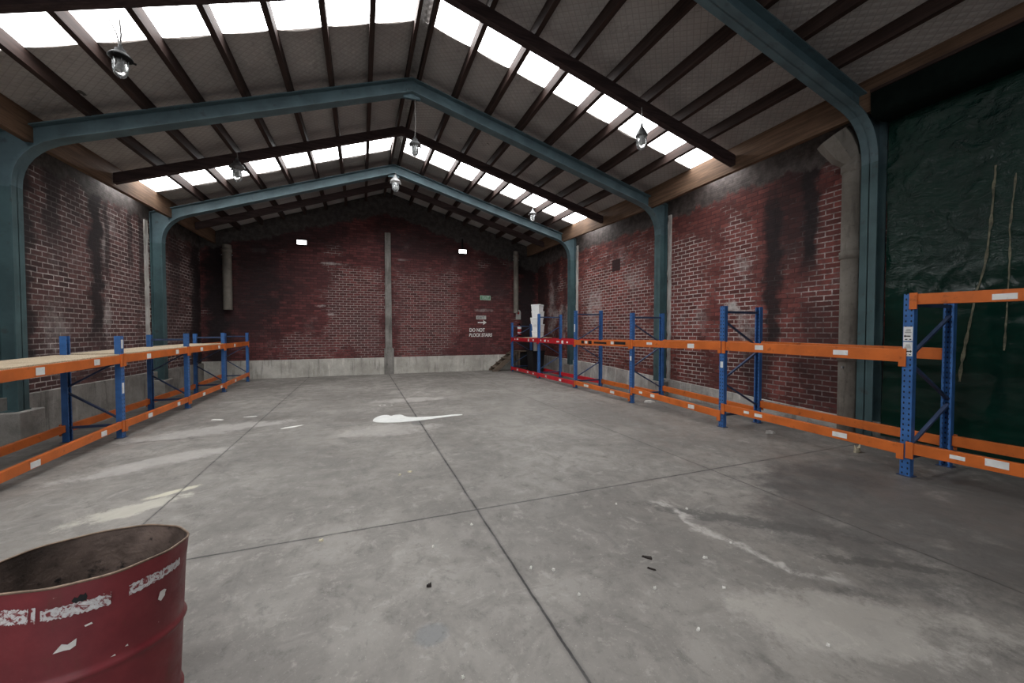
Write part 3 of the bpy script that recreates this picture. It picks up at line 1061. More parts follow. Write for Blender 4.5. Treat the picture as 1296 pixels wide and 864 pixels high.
# ------------------------------------------------------------------ stack of white boxes
def foam_box(c, w, d, h, rot, label):
    r = thing('foam_box', c, label, 'box', 'white polystyrene boxes in the far right corner')
    cr, sr = math.cos(rot), math.sin(rot)
    def q(x, y, z):
        return (c[0] + x * cr - y * sr, c[1] + x * sr + y * cr, c[2] + z)
    hb = h * .76
    def frus(x, y, x2, y2, z0, z1):
        vs = [q(sx * x, sy * y, z0) for sx, sy in ((-1, -1), (1, -1), (1, 1), (-1, 1))] + [q(sx * x2, sy * y2, z1) for sx, sy in ((-1, -1), (1, -1), (1, 1), (-1, 1))]
        return vs, [(3, 2, 1, 0), (4, 5, 6, 7), (0, 1, 5, 4), (1, 2, 6, 5), (2, 3, 7, 6), (3, 0, 4, 7)]
    mb = MB()
    mb.raw(*frus(w * .44, d * .44, w * .48, d * .48, 0.001, hb))
    mb.build('body', M['foam'], r, .008)
    mb = MB()
    mb.raw(*frus(w * .5, d * .5, w * .5, d * .5, hb + .003, h - .001))
    mb.build('lid', M['foam'], r, .010)
    return r


bz = 1.379
names = ['lowest white foam box of the stack, resting on the rack board', 'second white foam box up from the rack board', 'middle white foam box of the tall stack', 'fourth white foam box up, just under the top one', 'topmost white foam box of the tall stack']
offs = [(0, 0, .10), (.02, .01, .02), (-.03, .02, -.06), (.0, .0, -.02), (-.02, .0, .05)]
for i in range(5):
    h = .243
    foam_box((6.17 + offs[i][0], 13.22 + offs[i][1], bz + i * h), .40, .34, h, .62 + offs[i][2], names[i])

# black bin and white tube under the boxes
r = thing('plastic_bin', (6.17, 13.42, 0), 'black plastic bin on the floor under the white boxes', 'bin')
mb = MB()
vs = [(6.17 + sx * a, 13.42 + sy * b, z) for (a, b, z) in ((.20, .22, 0.0), (.25, .28, .86)) for sx, sy in ((-1, -1), (1, -1), (1, 1), (-1, 1))]
vs += [(6.17 + sx * a, 13.42 + sy * b, z) for (a, b, z) in ((.235, .265, .86), (.19, .21, .02)) for sx, sy in ((-1, -1), (1, -1), (1, 1), (-1, 1))]
fs = [(3, 2, 1, 0)] + [(i, (i + 1) % 4, 4 + (i + 1) % 4, 4 + i) for i in range(4)] + [(4 + i, 4 + (i + 1) % 4, 8 + (i + 1) % 4, 8 + i) for i in range(4)] + [(8 + i, 8 + (i + 1) % 4, 12 + (i + 1) % 4, 12 + i) for i in range(4)] + [(12, 13, 14, 15)]
mb.raw(vs, fs)
mb.build('body', M['plastic_black'], r)
mb = MB()
for (x0, x1, y0, y1) in ((5.90, 5.925, 13.12, 13.72), (6.415, 6.44, 13.12, 13.72), (5.925, 6.415, 13.12, 13.145), (5.925, 6.415, 13.695, 13.72)):
    mb.box(x0, x1, y0, y1, .83, .87)
mb.build('rim', M['plastic_black'], r, .004)
t = MB().lathe([(0, .025), (.078, .025), (.08, .04), (.08, 1.18), (.085, 1.185), (.085, 1.22), (.078, 1.225), (.074, 1.22), (.074, 1.1), (0, 1.1)], (6.14, 13.36, 0), 20)
tag(t.build('plastic_tube', M['plastic_white'], base=(6.14, 13.36, .02)), 'white plastic tube standing upright in the black bin', 'tube')

# ------------------------------------------------------------------ wooden steps and landing in the far right corner
r = thing('wooden_steps', (5.2, 14.9, 0), 'short flight of old wooden steps in the far right corner', 'steps')
for y in (14.66, 15.13):
    mb = MB().prism([(4.86, 0), (5.10, 0), (5.93, .70), (5.93, .80), (5.80, .80), (4.86, .06)], lambda p, q, t: (p, t, q), y - .022, y + .022)
    mb.build('stringer', M['wood_old'], r, .004)
for i in range(4):
    x, z = 5.03 + i * .22, .15 + i * .175
    MB().box(x - .11, x + .12, 14.683, 15.107, z, z + .03).build('tread', M['wood_old'], r, .004)
r = thing('wooden_landing', (6.4, 14.9, 0), 'dark wooden landing at the top of the corner steps', 'platform')
mb = MB()
for i in range(5):
    mb.box(5.96, 7.02, 14.62 + i * .113, 14.62 + i * .113 + .108, .765, .80)
mb.build('deck', M['wood_old'], r, .003)
for x in (6.0, 6.62, 6.98):
    for y in (14.68, 15.12):
        MB().box(x - .035, x + .035, y - .035, y + .035, 0, .765).build('leg', M['wood_old'], r)
MB().box(6.03, 6.95, 14.655, 14.675, .12, .70).build('shade_panel', M['plastic_black'], r)  # black panel put in for the shade under the landing

# ------------------------------------------------------------------ rainwater pipes
def downpipe(x, y, z0, z1, r_, label, joints, side=False):
    root = thing('downpipe', (x, y, z0), label, 'pipe', 'cement rainwater pipes')
    MB().tube([(x, y, z0), (x, y, z1)], r_, 20).build('pipe', M['pipe'], root)
    for z in joints:
        MB().lathe([(r_, -.06), (r_ + .018, -.05), (r_ + .018, .05), (r_, .06)], (x, y, z), 20).build('collar', M['pipe'], root)
    for z in joints[:1]:
        mb = MB().box(x - r_ - .03, x + r_ + .03, y - .012, y + .012, z - .16, z - .13)
        if side:
            mb.box(x, XR - .001, y - .03, y + .03, z - .16, z - .13)
        else:
            mb.box(x - .03, x + .03, y, YB - .001, z - .16, z - .13).box(x - .03, x + .03, y, YB - .001, z0 + .25, z0 + .28)
        mb.build('bracket', M['steel'], root)
    return root


downpipe(-4.0, 15.05, 2.30, 4.38, .125, 'grey cement pipe ending halfway down the far wall, left corner', [4.2])
downpipe(6.02, 15.05, 2.36, 4.9, .105, 'grey cement pipe ending halfway down the far wall, right corner', [4.7])
dp = downpipe(6.93, 3.67, .0, 4.22, .118, 'thick grey cement pipe standing beside the nearest steel post', [1.2, 2.75, 4.05], True)
mb = MB()
hp_ = [((6.93, 3.68, 4.16), .13), ((6.90, 3.74, 4.28), .19), ((6.80, 3.80, 4.46), .22), ((6.75, 3.84, 4.56), .22)]
mb.tube([p for p, _ in hp_], [a for _, a in hp_], 8)
hb_ = mb.build('hopper_head', M['pipe'], dp)
for pl in hb_.data.polygons:
    pl.use_smooth = False

# ------------------------------------------------------------------ green tarpaulin
def tarp_d(y, z):
    a = mnoise.noise(Vector((y * 1.1, z * .55, 3.1))) * .05
    # hanging folds from the head, creases lower down
    f = math.sin(y * 7.0 + 1.6 * mnoise.noise(Vector((y * 1.3, z * .5, 0)))) * .014 * max(0, (z - 2.0) / 3)
    w = Vector((y * 3.2 + z * 1.1, z * 2.6 - y * .7, 1.7))
    rr = 1 - abs(mnoise.noise(w)) * 2
    r2 = 1 - abs(mnoise.noise(w * 2.3 + Vector((4, 1, 2)))) * 2
    amp = .18 + 1.0 * max(0, min(1, (z - 1.8) / 1.0)) * max(0, min(1, (y - 1.9) / .5)) * max(0, min(1, (4.6 - z) / .4))
    s = mnoise.noise(Vector((y * 1.5, z * 7.0, 9.0))) * .010
    return a + f + (max(0, rr) ** 3 * .022 + max(0, r2) ** 3 * .010) * amp + s


def tarp_material():
    k = NB('green_tarpaulin', .2, .30)
    o = k.obj()
    q = k.scale(o, (1, 1, 1.6))
    n1 = k.noise(o, 1.4, 6, .65)
    n2 = k.noise(q, 9, 6, .7)
    c = k.mix(k.smooth(n1, .3, .7), (.002, .014, .010), (.004, .026, .018))
    k.color(c)
    k.rough(k.smooth(n2, .3, .7, .12, .22))
    s = k.sep(o)
    cr = k.math('ABSOLUTE', k.math('SUBTRACT', k.noise(q, 4.2, 5, .6, 1.4), .5))
    cf = k.math('ABSOLUTE', k.math('SUBTRACT', k.noise(k.scale(o, (1, 1, 4)), 5, 4, .6, .8), .5))
    # the sheet is crumpled high up beside the steel post and hangs smoother elsewhere
    up = k.math('MULTIPLY', k.smooth(s[2], 1.9, 2.8), k.smooth(k.math('ADD', s[1], k.math('MULTIPLY', n1, .8)), 2.35, 2.9))
    am = k.math('MULTIPLY_ADD', up, .93, .07)
    k.bump(k.math('MULTIPLY', am, k.math('ADD', k.math('MULTIPLY', cr, 3.0), cf)), .34, .04)
    return k.m


M['tarp'] = tarp_material()
r = thing('tarpaulin', (6.98, -1.4, .1), 'wrinkled dark green tarpaulin hung along the right side from roof to floor', 'tarpaulin')
mb = MB()
Y0, Y1, Z0, Z1 = -6.0, 3.27, .10, 4.60
ny, nz = 330, 190
vs = []
for j in range(nz + 1):
    z = lerp(Z0, Z1, j / nz)
    for i in range(ny + 1):
        y = lerp(Y0, Y1, (i / ny) ** .75)
        vs.append((6.985 - tarp_d(y, z), y, z))
fs = []
for j in range(nz):
    for i in range(ny):
        a = j * (ny + 1) + i
        fs.append((a, a + 1, a + ny + 2, a + ny + 1))
mb.raw(vs, fs, True)
mb.build('sheet', M['tarp'], r)
M['seam'] = plain('frayed_pale_seam', (.12, .115, .075), .6, .3, 0, .5, 14, ((.006, .018, .013), .95))
for pts, w in (([(2.246, 3.55), (2.276, 2.831), (2.316, 2.351), (2.375, 2.072), (2.48, 1.25), (2.50, .95)], .012), ([(2.09, 3.4), (2.125, 2.794), (2.121, 2.322), (2.14, 1.306)], .008)):
    path = []
    for (a, b) in zip(pts, pts[1:]):
        m_ = 14
        for i in range(m_):
            path.append((lerp(a[0], b[0], i / m_), lerp(a[1], b[1], i / m_)))
    mb = MB()
    L_, R_ = [], []
    for (y, z) in path:
        ww = w * (.6 + .9 * abs(mnoise.noise(Vector((z * 5, 1, 2)))) * 2)
        L_.append((6.985 - tarp_d(y - ww, z) - .008, y - ww, z))
        R_.append((6.985 - tarp_d(y + ww, z) - .008, y + ww, z))
    n_ = len(path)
    mb.raw(L_ + R_, [(i, i + 1, n_ + i + 1, n_ + i) for i in range(n_ - 1)], True)
    mb.build('seam', M['seam'], r)
M['head_shade'] = plain('matt_black_shade', (.004, .007, .006), .95, .05)  # near-black colour standing in for shade at the sheet's head
mb = MB()
ns_ = 60
prs = [(7.02, 4.56), (6.80, 4.53), (6.58, 4.55), (6.555, 4.60), (6.55, 4.75), (6.55, 4.895)]
vs = []
for i in range(ns_ + 1):
    y = lerp(Y0, Y1, i / ns_)
    for q, (x, z) in enumerate(prs):
        vs.append((x - .012 * abs(mnoise.noise(Vector((y * 1.7, q * .7, 3)))), y, z - (.02 * abs(mnoise.noise(Vector((y * 2.1, q, 8)))) if q < 3 else 0)))
w_ = len(prs)
mb.raw(vs, [(i * w_ + q, i * w_ + q + 1, (i + 1) * w_ + q + 1, (i + 1) * w_ + q) for i in range(ns_) for q in range(w_ - 1)], True)
fl = mb.build('head_shade_strip', M['head_shade'], r)
fl['label'] = 'matt black strip standing in for shade at the head of the sheet'
# timber batten that holds the head of the sheet
MB().box(6.525, 6.58, Y0, Y1, 4.86, 4.90).build('batten', M['timber'], r)

# ------------------------------------------------------------------ lamps
def well_lamp(x, y, z, size, ztop, label, tone='cast', two=False, cone=False):
    """Well-glass pendant: flex, domed cap with a rim, ribbed glass jar, wire guard. z is the middle of the lamp."""
    root = thing('pendant_lamp', (x, y, z), label, 'pendant lamp', 'industrial pendant lamps')
    s = size
    zt = z + s * .5
    mb = MB()
    mb.tube([(x, y, zt - .01), (x + .01, y, lerp(zt, ztop, .4)), (x, y, ztop)], .009, 6)
    if two:
        mb.tube([(x - .035 * s, y + .02, zt - .02), (x - .12 * s, y + .03, lerp(zt, ztop, .5)), (x - .30 * s, y + .03, ztop)], .008, 6)
    mb.build('flex', M['cable'], root)
    mb = MB()
    if cone:
        pr = [(0, .5), (.035, .5), (.05, .40), (.10, .30), (.20, .12), (.225, .04), (.225, .0), (.16, -.02), (0, -.02)]
    else:
        pr = [(0, .5), (.05, .5), (.06, .40), (.13, .36), (.15, .26), (.22, .22), (.30, .12), (.31, .08), (.23, .04), (.19, .0), (0, -.01)]
    mb.lathe([(a * s, b * s) for a, b in pr], (x, y, z), 24)
    mb.build('cap', M[tone], root)
    if not cone:
        for i in range(3):
            a = i * 2.09 + .4
            MB().bar((x + .27 * s * math.cos(a), y + .27 * s * math.sin(a), z + .06 * s), (x + .37 * s * math.cos(a), y + .37 * s * math.sin(a), z + .05 * s), .05 * s, .05 * s).build('lug', M[tone], root)
    mb = MB()
    g = [(.165, .0), (.17, -.06), (.17, -.30), (.155, -.38), (.11, -.45), (.05, -.485), (0, -.49)]
    mb.lathe([(a * s, b * s) for a, b in g], (x, y, z), 24)
    mb.build('glass_jar', M['glass'], root)
    mb = MB()
    mb.lathe([(0, .0), (.05, -.01), (.05, -.10), (.085, -.2), (.08, -.28), (.04, -.33), (0, -.34)], (x, y, z), 16) if False else None
    mb.lathe([(.002, .0), (.05 * s, -.01 * s), (.05 * s, -.10 * s), (.085 * s, -.2 * s), (.08 * s, -.28 * s), (.04 * s, -.33 * s), (.002, -.34 * s)], (x, y, z), 16)
    mb.build('bulb', M['castpale'], root)
    mb = MB()
    for i in range(6):
        a = i * math.pi / 3
        ca, sa = math.cos(a), math.sin(a)
        mb.tube([(x + ca * rr * s, y + sa * rr * s, z + zz * s) for rr, zz in ((.20, .01), (.195, -.3), (.16, -.42), (.07, -.52), (.0, -.535))], .009 * s, 5)
    for zz, rr in ((-.15, .198), (-.32, .192)):
        mb.tube([(x + rr * s * math.cos(t_), y + rr * s * math.sin(t_), z + zz * s) for t_ in [i * math.pi / 8 for i in range(17)]], .008 * s, 5, False)
    mb.build('wire_guard', M['steel'], root)
    return root


def pz(x, y, e=0.0):
    return plane_z(x, y) - e


well_lamp(-2.56, 5.9, 4.72, .36, pz(-2.56, 5.9, -.02), 'black capped glass lamp hanging at upper left by the near skylight', 'castdark', True)
well_lamp(-2.31, 9.45, 4.87, .46, 5.22, 'glass lamp hung before the second rafter on the left slope', 'cast')
well_lamp(1.005, 7.75, 5.16, .37, 6.12, 'glass lamp on a long flex from the peak of the middle steel frame', 'cast')
well_lamp(.985, 12.02, 5.96, .48, 6.28, 'pale capped lamp fixed under the peak of the far steel frame', 'castpale')
well_lamp(4.34, 5.28, 4.81, .42, 5.28, 'cone capped glass lamp hanging below the near rafter on the right slope', 'cast', False, True)
well_lamp(4.95, 11.0, 5.17, .36, pz(4.95, 11.0, -.03), 'small glass lamp below the farther right skylight strip', 'cast')


def floodlight(x, z, label, hang):
    r = thing('floodlight', (x, YB - .09, z), label, 'floodlight', 'lit floodlights on the far wall')
    y1 = YB - .015
    MB().box(x - .16, x + .16, y1 - .10, y1, z - .085, z + .085).build('housing', M['castdark'], r, .01)
    MB().box(x - .145, x + .145, y1 - .118, y1 - .100, z - .07, z + .07).build('lens', M['flood'], r, .004)
    mb = MB()
    if hang:
        mb.box(x - .03, x + .03, y1 - .08, y1 - .03, z + .08, z + .50)
    else:
        mb.box(x - .02, x + .02, y1 - .06, y1 - .03, z + .08, z + .14)
    mb.build('bracket', M['castdark'], r)


M['flood'] = emission('lit_floodlight_lens', (1, 1, 1), FLOOD)
floodlight(-1.87, 4.65, 'lit rectangular floodlight on the left half of the far wall', False)
floodlight(3.78, 4.755, 'lit rectangular floodlight on a drop bracket, right half of the far wall', True)

# ------------------------------------------------------------------ signs and painted words on the far wall
def text_mesh(txt, size, x, y, z, parent, name, mat, xscale=1.0, depth=.002, shear=0.0, bold=0.0):
    cu = bpy.data.curves.new(name, 'FONT')
    cu.body = txt
    cu.size = size
    cu.extrude = depth
    cu.shear = shear
    cu.offset = bold
    tmp = bpy.data.objects.new(name, cu)
    col.objects.link(tmp)
    dg = bpy.context.evaluated_depsgraph_get()
    dg.update()
    me = bpy.data.meshes.new_from_object(tmp.evaluated_get(dg))
    bpy.data.objects.remove(tmp)
    off = Vector(parent['_base']) if parent is not None else Vector((0, 0, 0))
    for v in me.vertices:
        v.co = Vector((x + v.co.x * xscale, y - v.co.z, z + v.co.y)) - off
    me.materials.clear()
    me.materials.append(mat)
    o = bpy.data.objects.new(name, me)
    col.objects.link(o)
    if parent is not None:
        o.parent = parent
        o['_base'] = tuple(off)
    return o


M['exit_green'] = plain('green_sign_face', (.10, .22, .13), .4, .4, 0, .12, 8)
M['exit_text'] = plain('pale_sign_print', (.52, .60, .53), .5)
M['sign_grey'] = plain('pale_grey_sign_face', (.40, .40, .38), .5, .3, 0, .1, 8)
M['wallpaint'] = plain('white_brushed_wall_paint', (.62, .60, .58), .8, .2, 0, .15, 18, ((.30, .17, .16), .7))
yw = YB
r = thing('exit_sign', (4.745, yw, 2.86), 'small green sign high on the far wall above the arrow', 'sign')
MB().box(4.52, 4.97, yw - .022, yw - .004, 2.87, 3.06).build('panel', M['exit_green'], r, .004)
mb = MB()
for (a, b, c, d) in ((4.535, 4.955, 3.040, 3.050), (4.535, 4.955, 2.880, 2.890), (4.535, 4.545, 2.89, 3.04), (4.945, 4.955, 2.89, 3.04)):
    mb.box(a, b, yw - .025, yw - .0225, c, d)
mb.build('border', M['exit_text'], r)
text_mesh('EXIT', .15, 4.615, yw - .0225, 2.912, r, 'lettering', M['exit_text'], .95, .0015)
r = thing('exit_notice', (4.57, yw, 2.08), 'pale notice board lettered EXIT just above the white painted arrow', 'sign')
MB().box(4.36, 4.78, yw - .014, yw - .004, 2.085, 2.235).build('panel', M['sign_grey'], r, .003)
text_mesh('EXIT', .135, 4.405, yw - .0165, 2.112, r, 'lettering', M['ink'], 1.05, .0015)
mb = MB()
zc = 1.958
mb.prism([(4.43, zc - .028), (4.66, zc - .024), (4.655, zc - .095), (4.80, zc), (4.66, zc + .10), (4.66, zc + .024), (4.43, zc + .022)], lambda p, q, t: (p, t, q), yw - .006, yw + .001)
tag(mb.build('painted_arrow', M['wallpaint'], base=(4.6, yw, zc)), 'white arrow pointing right, brushed on the far brick wall', 'painted arrow')
r = thing('painted_words', (4.6, yw, 1.4), 'hand painted white words DO NOT BLOCK STAIRS on the far wall', 'painted sign')
text_mesh('DO NOT', .20, 4.075, yw - .003, 1.585, r, 'lettering', M['wallpaint'], .80, .003, 0, .006)
text_mesh('BLOCK STAIRS', .185, 4.06, yw - .003, 1.385, r, 'lettering', M['wallpaint'], .80, .003, .12, .006)

# fire extinguisher and its notice by the right-hand pipe
r = thing('fire_extinguisher', (6.2, YB - .12, 1.45), 'red fire extinguisher hung on the far wall by the corner pipe', 'fire extinguisher')
c = (6.20, YB - .13, 0)
MB().lathe([(0, 1.44), (.07, 1.44), (.08, 1.46), (.08, 1.74), (.06, 1.80), (.03, 1.83), (.03, 1.86), (0, 1.86)], c, 20).build('cylinder', M['extinguisher'], r)
mb = MB().box(c[0] - .02, c[0] + .02, c[1] - .07, c[1] + .05, 1.86, 1.90)
mb.bar((c[0], c[1] + .04, 1.91), (c[0], c[1] - .12, 1.95), .025, .012)
mb.build('valve_handle', M['castdark'], r)
MB().tube([(c[0] + .03, c[1] - .03, 1.87), (c[0] + .10, c[1] - .06, 1.83), (c[0] + .11, c[1] - .06, 1.65), (c[0] + .10, c[1] - .05, 1.56)], .012, 8).build('hose', M['castdark'], r)
MB().lathe([(.0815, 1.70), (.0815, 1.78), (.066, 1.795)], c, 20).build('label_band', M['label'], r)
MB().lathe([(.0815, 1.52), (.0815, 1.57)], c, 20).build('label_band', M['label'], r)
r = thing('extinguisher_notice', (6.2, YB, 2.1), 'pale notice with rounded top above the fire extinguisher', 'sign')
pts = [(6.09, 2.10), (6.31, 2.10), (6.31, 2.40)] + [(6.2 + .11 * math.cos(a), 2.40 + .11 * math.sin(a)) for a in [math.pi * i / 8 for i in range(1, 8)]] + [(6.09, 2.40)]
MB().prism(pts, lambda p, q, t: (p, t, q), YB - .016, YB - .004).build('panel', M['sign_grey'], r)
MB().prism([(6.2 + .05 * math.cos(a), 2.38 + .065 * math.sin(a)) for a in [math.pi * i / 8 for i in range(16)]], lambda p, q, t: (p, t, q), YB - .019, YB - .0165).build('symbol', M['extinguisher'], r)

# ------------------------------------------------------------------ the drum in the foreground
DC = Vector((-1.022, 2.052, .704))
DAX = Vector((.011, .066, 1.0)).normalized()
DU = Vector((math.cos(.056), math.sin(.056), 0))
DU = (DU - DAX * DU.dot(DAX)).normalized()
DV = DAX.cross(DU)


def dpt(th, d, off=0.0):
    """Point on the drum wall: angle, distance below the rim, offset outwards."""
    s = 1 - .064 * d
    a, b = .300 * s + off, .265 * s + off
    dent = 0.0
    if d < .10:      # the cut rim is a little wavy
        dent = .004 * math.sin(th * 5 + 1) * (1 - d / .10) + .003 * math.sin(th * 11) * (1 - d / .10)
    p = DC - DAX * d + DU * ((a + dent) * math.cos(th)) + DV * ((b + dent) * math.sin(th))
    return p


def drum_material():
    k = NB('scuffed_red_drum_paint', .42, .45)
    o = k.obj()
    n1 = k.noise(o, 3.0, 6, .65)
    n2 = k.noise(o, 11, 7, .72)
    n3 = k.noise(k.scale(o, (1, 1, .25)), 9, 6, .7)
    c = k.mix(k.smooth(n1, .3, .7), (.135, .016, .022), (.215, .030, .036))
    c = k.mix(k.smooth(n3, .56, .74, 0, .55), c, (.10, .035, .022))
    c = k.mix(k.smooth(n2, .66, .74, 0, .8), c, (.055, .028, .022))
    sp = k.noise(o, 36, 4, .6)
    c = k.mix(k.smooth(sp, .71, .75, 0, .7), c, (.50, .36, .33))
    k.color(c)
    k.rough(k.smooth(n2, .3, .7, .34, .6))
    k.bump(n2, .15, .004)
    return k.m


M['drum'] = drum_material()
M['drum_in'] = plain('grimy_drum_inside', (.125, .092, .078), .7, .25, 0, .55, 6, ((.010, .010, .011), .95), .4)
M['rust'] = plain('bare_rusty_edge', (.20, .14, .10), .55, .4, .3, .35, 20)


def tape_material():
    k = NB('peeling_silver_tape', .5, .4)
    o = k.obj()
    n = k.noise(k.scale(o, (1, 1, 1)), 34, 5, .7, 1.5)
    c = k.mix(k.smooth(n, .42, .5), (.19, .03, .035), (.56, .54, .54))
    c = k.mix(k.smooth(n, .55, .70), c, (.74, .73, .72))
    k.color(c)
    return k.m


M['tape'] = tape_material()
r = thing('steel_drum', (DC.x, DC.y, 0), 'open topped battered red steel drum in the left foreground', 'drum')
r['_base'] = (DC.x, DC.y, 0)
NT = 96
Hd = .690
def hoop(d):
    o_ = 0
    for c_ in (.328, .63):
        o_ += .011 * math.exp(-((d - c_) / .012) ** 2)
    return o_
prof = [i * Hd / 80 for i in range(81)]
vs = [dpt(2 * math.pi * j / NT, d, hoop(d)) for d in prof for j in range(NT)]
fs = [(i * NT + j, i * NT + (j + 1) % NT, (i + 1) * NT + (j + 1) % NT, (i + 1) * NT + j) for i in range(80) for j in range(NT)]
mb = MB()
mb.raw(vs, fs, True)
mb.build('shell', M['drum'], r)
mb = MB()
vs = [dpt(2 * math.pi * j / NT, d, hoop(d) - .004) for d in prof for j in range(NT)]
mb.raw(vs, fs, True)
mb.build('inner_wall', M['drum_in'], r)
mb = MB()
mb.face([dpt(2 * math.pi * j / NT, Hd - .02, -.006) for j in range(NT)])
mb.face([dpt(2 * math.pi * j / NT, Hd, -.002) for j in range(NT)])
mb.build('bottom', M['drum_in'], r)
mb = MB()
mb.tube([dpt(2 * math.pi * j / NT, .0, -.002) for j in range(NT + 1)], .0045, 6, False)
mb.build('rim', M['rust'], r)


def drum_patch(name, mat, t0, t1, d0, d1, seed, rag=.012, d0b=None, d1b=None, off=.0022):
    """A ragged piece stuck to the drum between two angles; d* are distances below the rim at each end."""
    n = 60
    A, B = [], []
    for i in range(n + 1):
        t = i / n
        th = lerp(t0, t1, t)
        da = lerp(d0, d0b if d0b is not None else d0, t) + rag * mnoise.noise(Vector((i * .33, seed, 0)))
        db = lerp(d1, d1b if d1b is not None else d1, t) + rag * mnoise.noise(Vector((i * .41, seed + 5, 0)))
        A.append(dpt(th, da, off + hoop(da)))
        B.append(dpt(th, db, off + hoop(db)))
    mb = MB()
    mb.raw(A + B, [(i, i + 1, n + 2 + i, n + 1 + i) for i in range(n)], True)
    return mb.build(name, mat, r)
drum_patch('tape', M['tape'], -2.02, -1.719, .050, .099, 1.3, .006, .057, .102)
drum_patch('tape', M['tape'], -1.694, -1.657, .055, .099, 2.1, .004)
drum_patch('tape', M['tape'], -1.616, -1.040, .068, .105, 3.7, .007, .066, .110)
drum_patch('tape', M['tape'], -.875, -.160, .063, .104, 5.2, .008, .060, .086)
M['drumchip'] = plain('bare_white_chip', (.66, .63, .60), .6, .3, 0, .12, 20)


def drum_chip(poly):
    mb = MB()
    mb.face([dpt(t, d, .0024 + hoop(d)) for t, d in poly])
    return mb.build('paint_chip', M['drumchip'], r)


drum_chip([(-1.508, .222), (-1.438, .196), (-1.39, .203), (-1.318, .190), (-1.323, .214), (-1.37, .222), (-1.423, .220)])
drum_chip([(-.542, .172), (-.517, .146), (-.46, .143), (-.422, .150), (-.44, .160), (-.442, .170), (-.497, .184)])
drum_chip([(-1.26, .154), (-1.20, .150), (-1.19, .156), (-1.25, .160)])
drum_chip([(-1.03, .300), (-.99, .296), (-.98, .302)])
drum_chip([(-.90, .285), (-.87, .280), (-.865, .288)])
me_ = MB()
me_.face([dpt(t, d, .0018) for t, d in [(-1.37, .058), (-1.345, .047), (-1.32, .052), (-1.30, .042), (-1.27, .046), (-1.255, .040), (-1.24, .055), (-1.25, .068), (-1.27, .066), (-1.285, .079), (-1.31, .068), (-1.335, .074), (-1.35, .066)]])
me_.build('scorch', M['plastic_black'], r)
o = MB()
cc = dpt(0, .4)
# a dark lump of rubbish at the bottom of the drum
vs, fs = [], []
n_, m_ = 24, 12
for j in range(m_ + 1):
    ph = math.pi * j / m_
    for i in range(n_):
        th = 2 * math.pi * i / n_
        v = Vector((math.sin(ph) * math.cos(th), math.sin(ph) * math.sin(th), math.cos(ph)))
        rr = 1 + .45 * mnoise.noise(v * 2.2)
        vs.append((DC.x + .06 + v.x * .14 * rr, DC.y + .03 + v.y * .12 * rr, .135 + v.z * .10 * rr))
for j in range(m_):
    for i in range(n_):
        fs.append((j * n_ + i, j * n_ + (i + 1) % n_, (j + 1) * n_ + (i + 1) % n_, (j + 1) * n_ + i))
o.raw(vs, fs, True)
tag(o.build('rubbish_bag', M['plastic_black'], base=(DC.x + .06, DC.y + .03, .035)), 'crumpled black rubbish lying inside the red drum', 'rubbish')

# ------------------------------------------------------------------ paint spill and litter on the floor
SP = [(0.186, 7.436), (0.246, 7.62), (0.35, 7.762), (0.465, 7.755), (0.511, 7.62), (0.578, 7.711), (0.708, 7.699), (0.76, 7.493), (0.849, 7.386), (1.128, 7.314), (1.424, 7.308), (1.614, 7.347), (1.807, 7.31), (1.787, 7.22), (1.576, 7.21), (1.31, 7.14), (0.946, 7.06), (0.674, 7.049), (0.411, 7.088), (0.257, 7.179), (0.181, 7.272)]


def flat_blob(name, pts, h, mat, smooth=True):
    if smooth:
        q = []
        n = len(pts)
        for i in range(n):
            a, b = pts[i], pts[(i + 1) % n]
            q += [(.75 * a[0] + .25 * b[0], .75 * a[1] + .25 * b[1]), (.25 * a[0] + .75 * b[0], .25 * a[1] + .75 * b[1])]
        pts = q
    cx = sum(p[0] for p in pts) / len(pts)
    cy = sum(p[1] for p in pts) / len(pts)
    mb = MB().prism(pts, lambda p, q_, t: (p, q_, t), 0, h)
    return mb.build(name, mat, base=(cx, cy, 0))


tag(flat_blob('paint_spill', SP, .004, M['spill']), 'white dried paint spill with a long tail across the middle floor joint', 'paint spill')


def scrap(x, y, r_, label, mat='chip', h=.004, asp=1.0, rot=0.0, name='paper_scrap', cat='scrap', group='bits of litter on the floor'):
    n = 9
    pts = []
    for i in range(n):
        a = 2 * math.pi * i / n
        rr = r_ * random.uniform(.6, 1.15)
        px, py = rr * math.cos(a), rr * asp * math.sin(a)
        pts.append((x + px * math.cos(rot) - py * math.sin(rot), y + px * math.sin(rot) + py * math.cos(rot)))
    mb = MB()
    zs = [random.uniform(.0, .006) for _ in pts]
    A = [(p[0], p[1], .0005) for p in pts]
    B = [(lerp(x, p[0], .85), lerp(y, p[1], .85), h + z_ * (h / .004)) for p, z_ in zip(pts, zs)]
    top = (x, y, h * 1.2)
    vs = A + B + [top]
    fs = [list(range(n))[::-1]] + [(i, (i + 1) % n, n + (i + 1) % n, n + i) for i in range(n)] + [(n + i, n + (i + 1) % n, 2 * n) for i in range(n)]
    mb.raw(vs, fs)
    return tag(mb.build(name, M[mat], base=(x, y, 0)), label, cat, group)


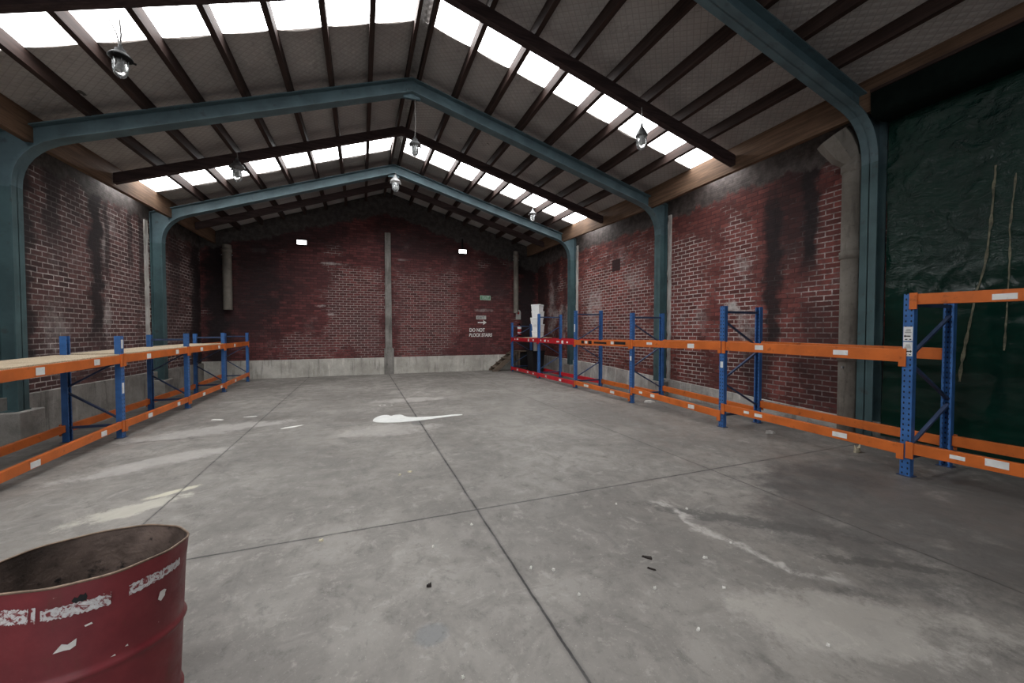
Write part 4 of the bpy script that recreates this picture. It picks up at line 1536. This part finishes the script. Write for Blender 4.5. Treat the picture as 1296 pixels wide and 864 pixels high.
LIT = [
    (.838, 3.08, .016, 'white crumb just below the crossing of the two near floor joints', 'chip', 1.0),
    (.483, 2.864, .012, 'tiny pale chip left of the long floor joint, below the joint crossing', 'chip', 1.0),
    (1.055, 2.363, .011, 'left of two small white chips right of the long near joint', 'chip', 1.0),
    (1.191, 2.292, .013, 'right of two small white chips right of the long near joint', 'chip', 1.0),
    (1.219, 2.013, .009, 'tiny white fleck alone right of the near joint, lower middle', 'chip', 1.0),
    (1.688, 1.893, .010, 'tiny white fleck below the pair of dark shreds', 'chip', 1.0),
    (2.187, 2.967, .012, 'small pale fleck right of the crossing, above the curved scuff', 'chip', 1.0),
    (.505, 4.509, .035, 'larger cream chip of two left of the middle joint', 'cream', .7),
    (.387, 4.451, .018, 'smaller cream chip beside the larger cream one', 'cream', .8),
    (-.296, 3.26, .020, 'cream crumb lying on the cross joint near the drum', 'cream', .8),
    (5.982, 4.189, .10, 'flat white paper torn piece under the second right rack bay', 'chip', .5),
    (1.671, 1.543, .012, 'white fleck low in the middle foreground floor', 'chip', 1.0),
    (2.093, 1.743, .011, 'white fleck right of the middle foreground floor', 'chip', 1.0),
    (2.248, 2.028, .022, 'folded white paper bit below the long curved scuff', 'chip', .6),
    (2.592, 2.103, .011, 'white fleck lying on the long curved scuff', 'chip', 1.0),
    (2.719, 2.657, .012, 'white fleck beside the upper end of the curved scuff', 'chip', 1.0),
    (2.201, 1.224, .011, 'white fleck lowest in the right foreground', 'chip', 1.0),
    (6.05, 7.0, .12, 'white crumpled paper at the foot of the third right rack frame', 'chip', .6),
    (.367, 8.813, .030, 'leftmost of the three white drips beyond the paint spill', 'chip', .8),
    (.465, 8.823, .034, 'middle of the three white drips beyond the paint spill', 'chip', .8),
    (.609, 8.768, .026, 'rightmost of the three white drips beyond the paint spill', 'chip', .8),
    (.424, 1.716, .008, 'tiny white fleck at the bottom edge left of the joint', 'chip', 1.0),
    (-2.441, 8.455, .15, 'white paint patch on the floor near the left rack, nearer one', 'chip', .35),
    (-1.937, 8.54, .13, 'white paint patch on the floor near the left rack, beside the long joint', 'chip', .35),
    (-1.088, 7.368, .20, 'long white paint smear right of the left floor joint', 'chip', .28),
    (.383, 2.424, .016, 'round black stone above the round grey floor patch', 'darkscrap', .9),
    (6.114, 3.109, .075, 'tan lump lying under the lower beam by the cement pipe', 'cream', .5),
]
for (x, y, rr, lab, mt, asp) in LIT:
    big = rr > .06
    nm = 'stone' if 'stone' in lab else ('paint_mark' if ('paint patch' in lab or 'smear' in lab or 'drips' in lab) else ('lump' if 'lump' in lab else 'paper_scrap'))
    h = .012 if mt == 'darkscrap' else (.045 if nm == 'lump' else (.002 if nm == 'paint_mark' else (.02 if big else .006)))
    scrap(x, y, rr, lab, mt, h, asp, random.uniform(-.5, .5), nm, nm.replace('_', ' '))
scrap(1.873, 2.173, .050, 'longer of two dark shreds lying on the right floor slab', 'darkscrap', .006, .25, 2.2, 'leaf_shred', 'shred')
scrap(1.805, 2.063, .036, 'shorter of two dark shreds lying on the right floor slab', 'darkscrap', .005, .22, 2.3, 'leaf_shred', 'shred')
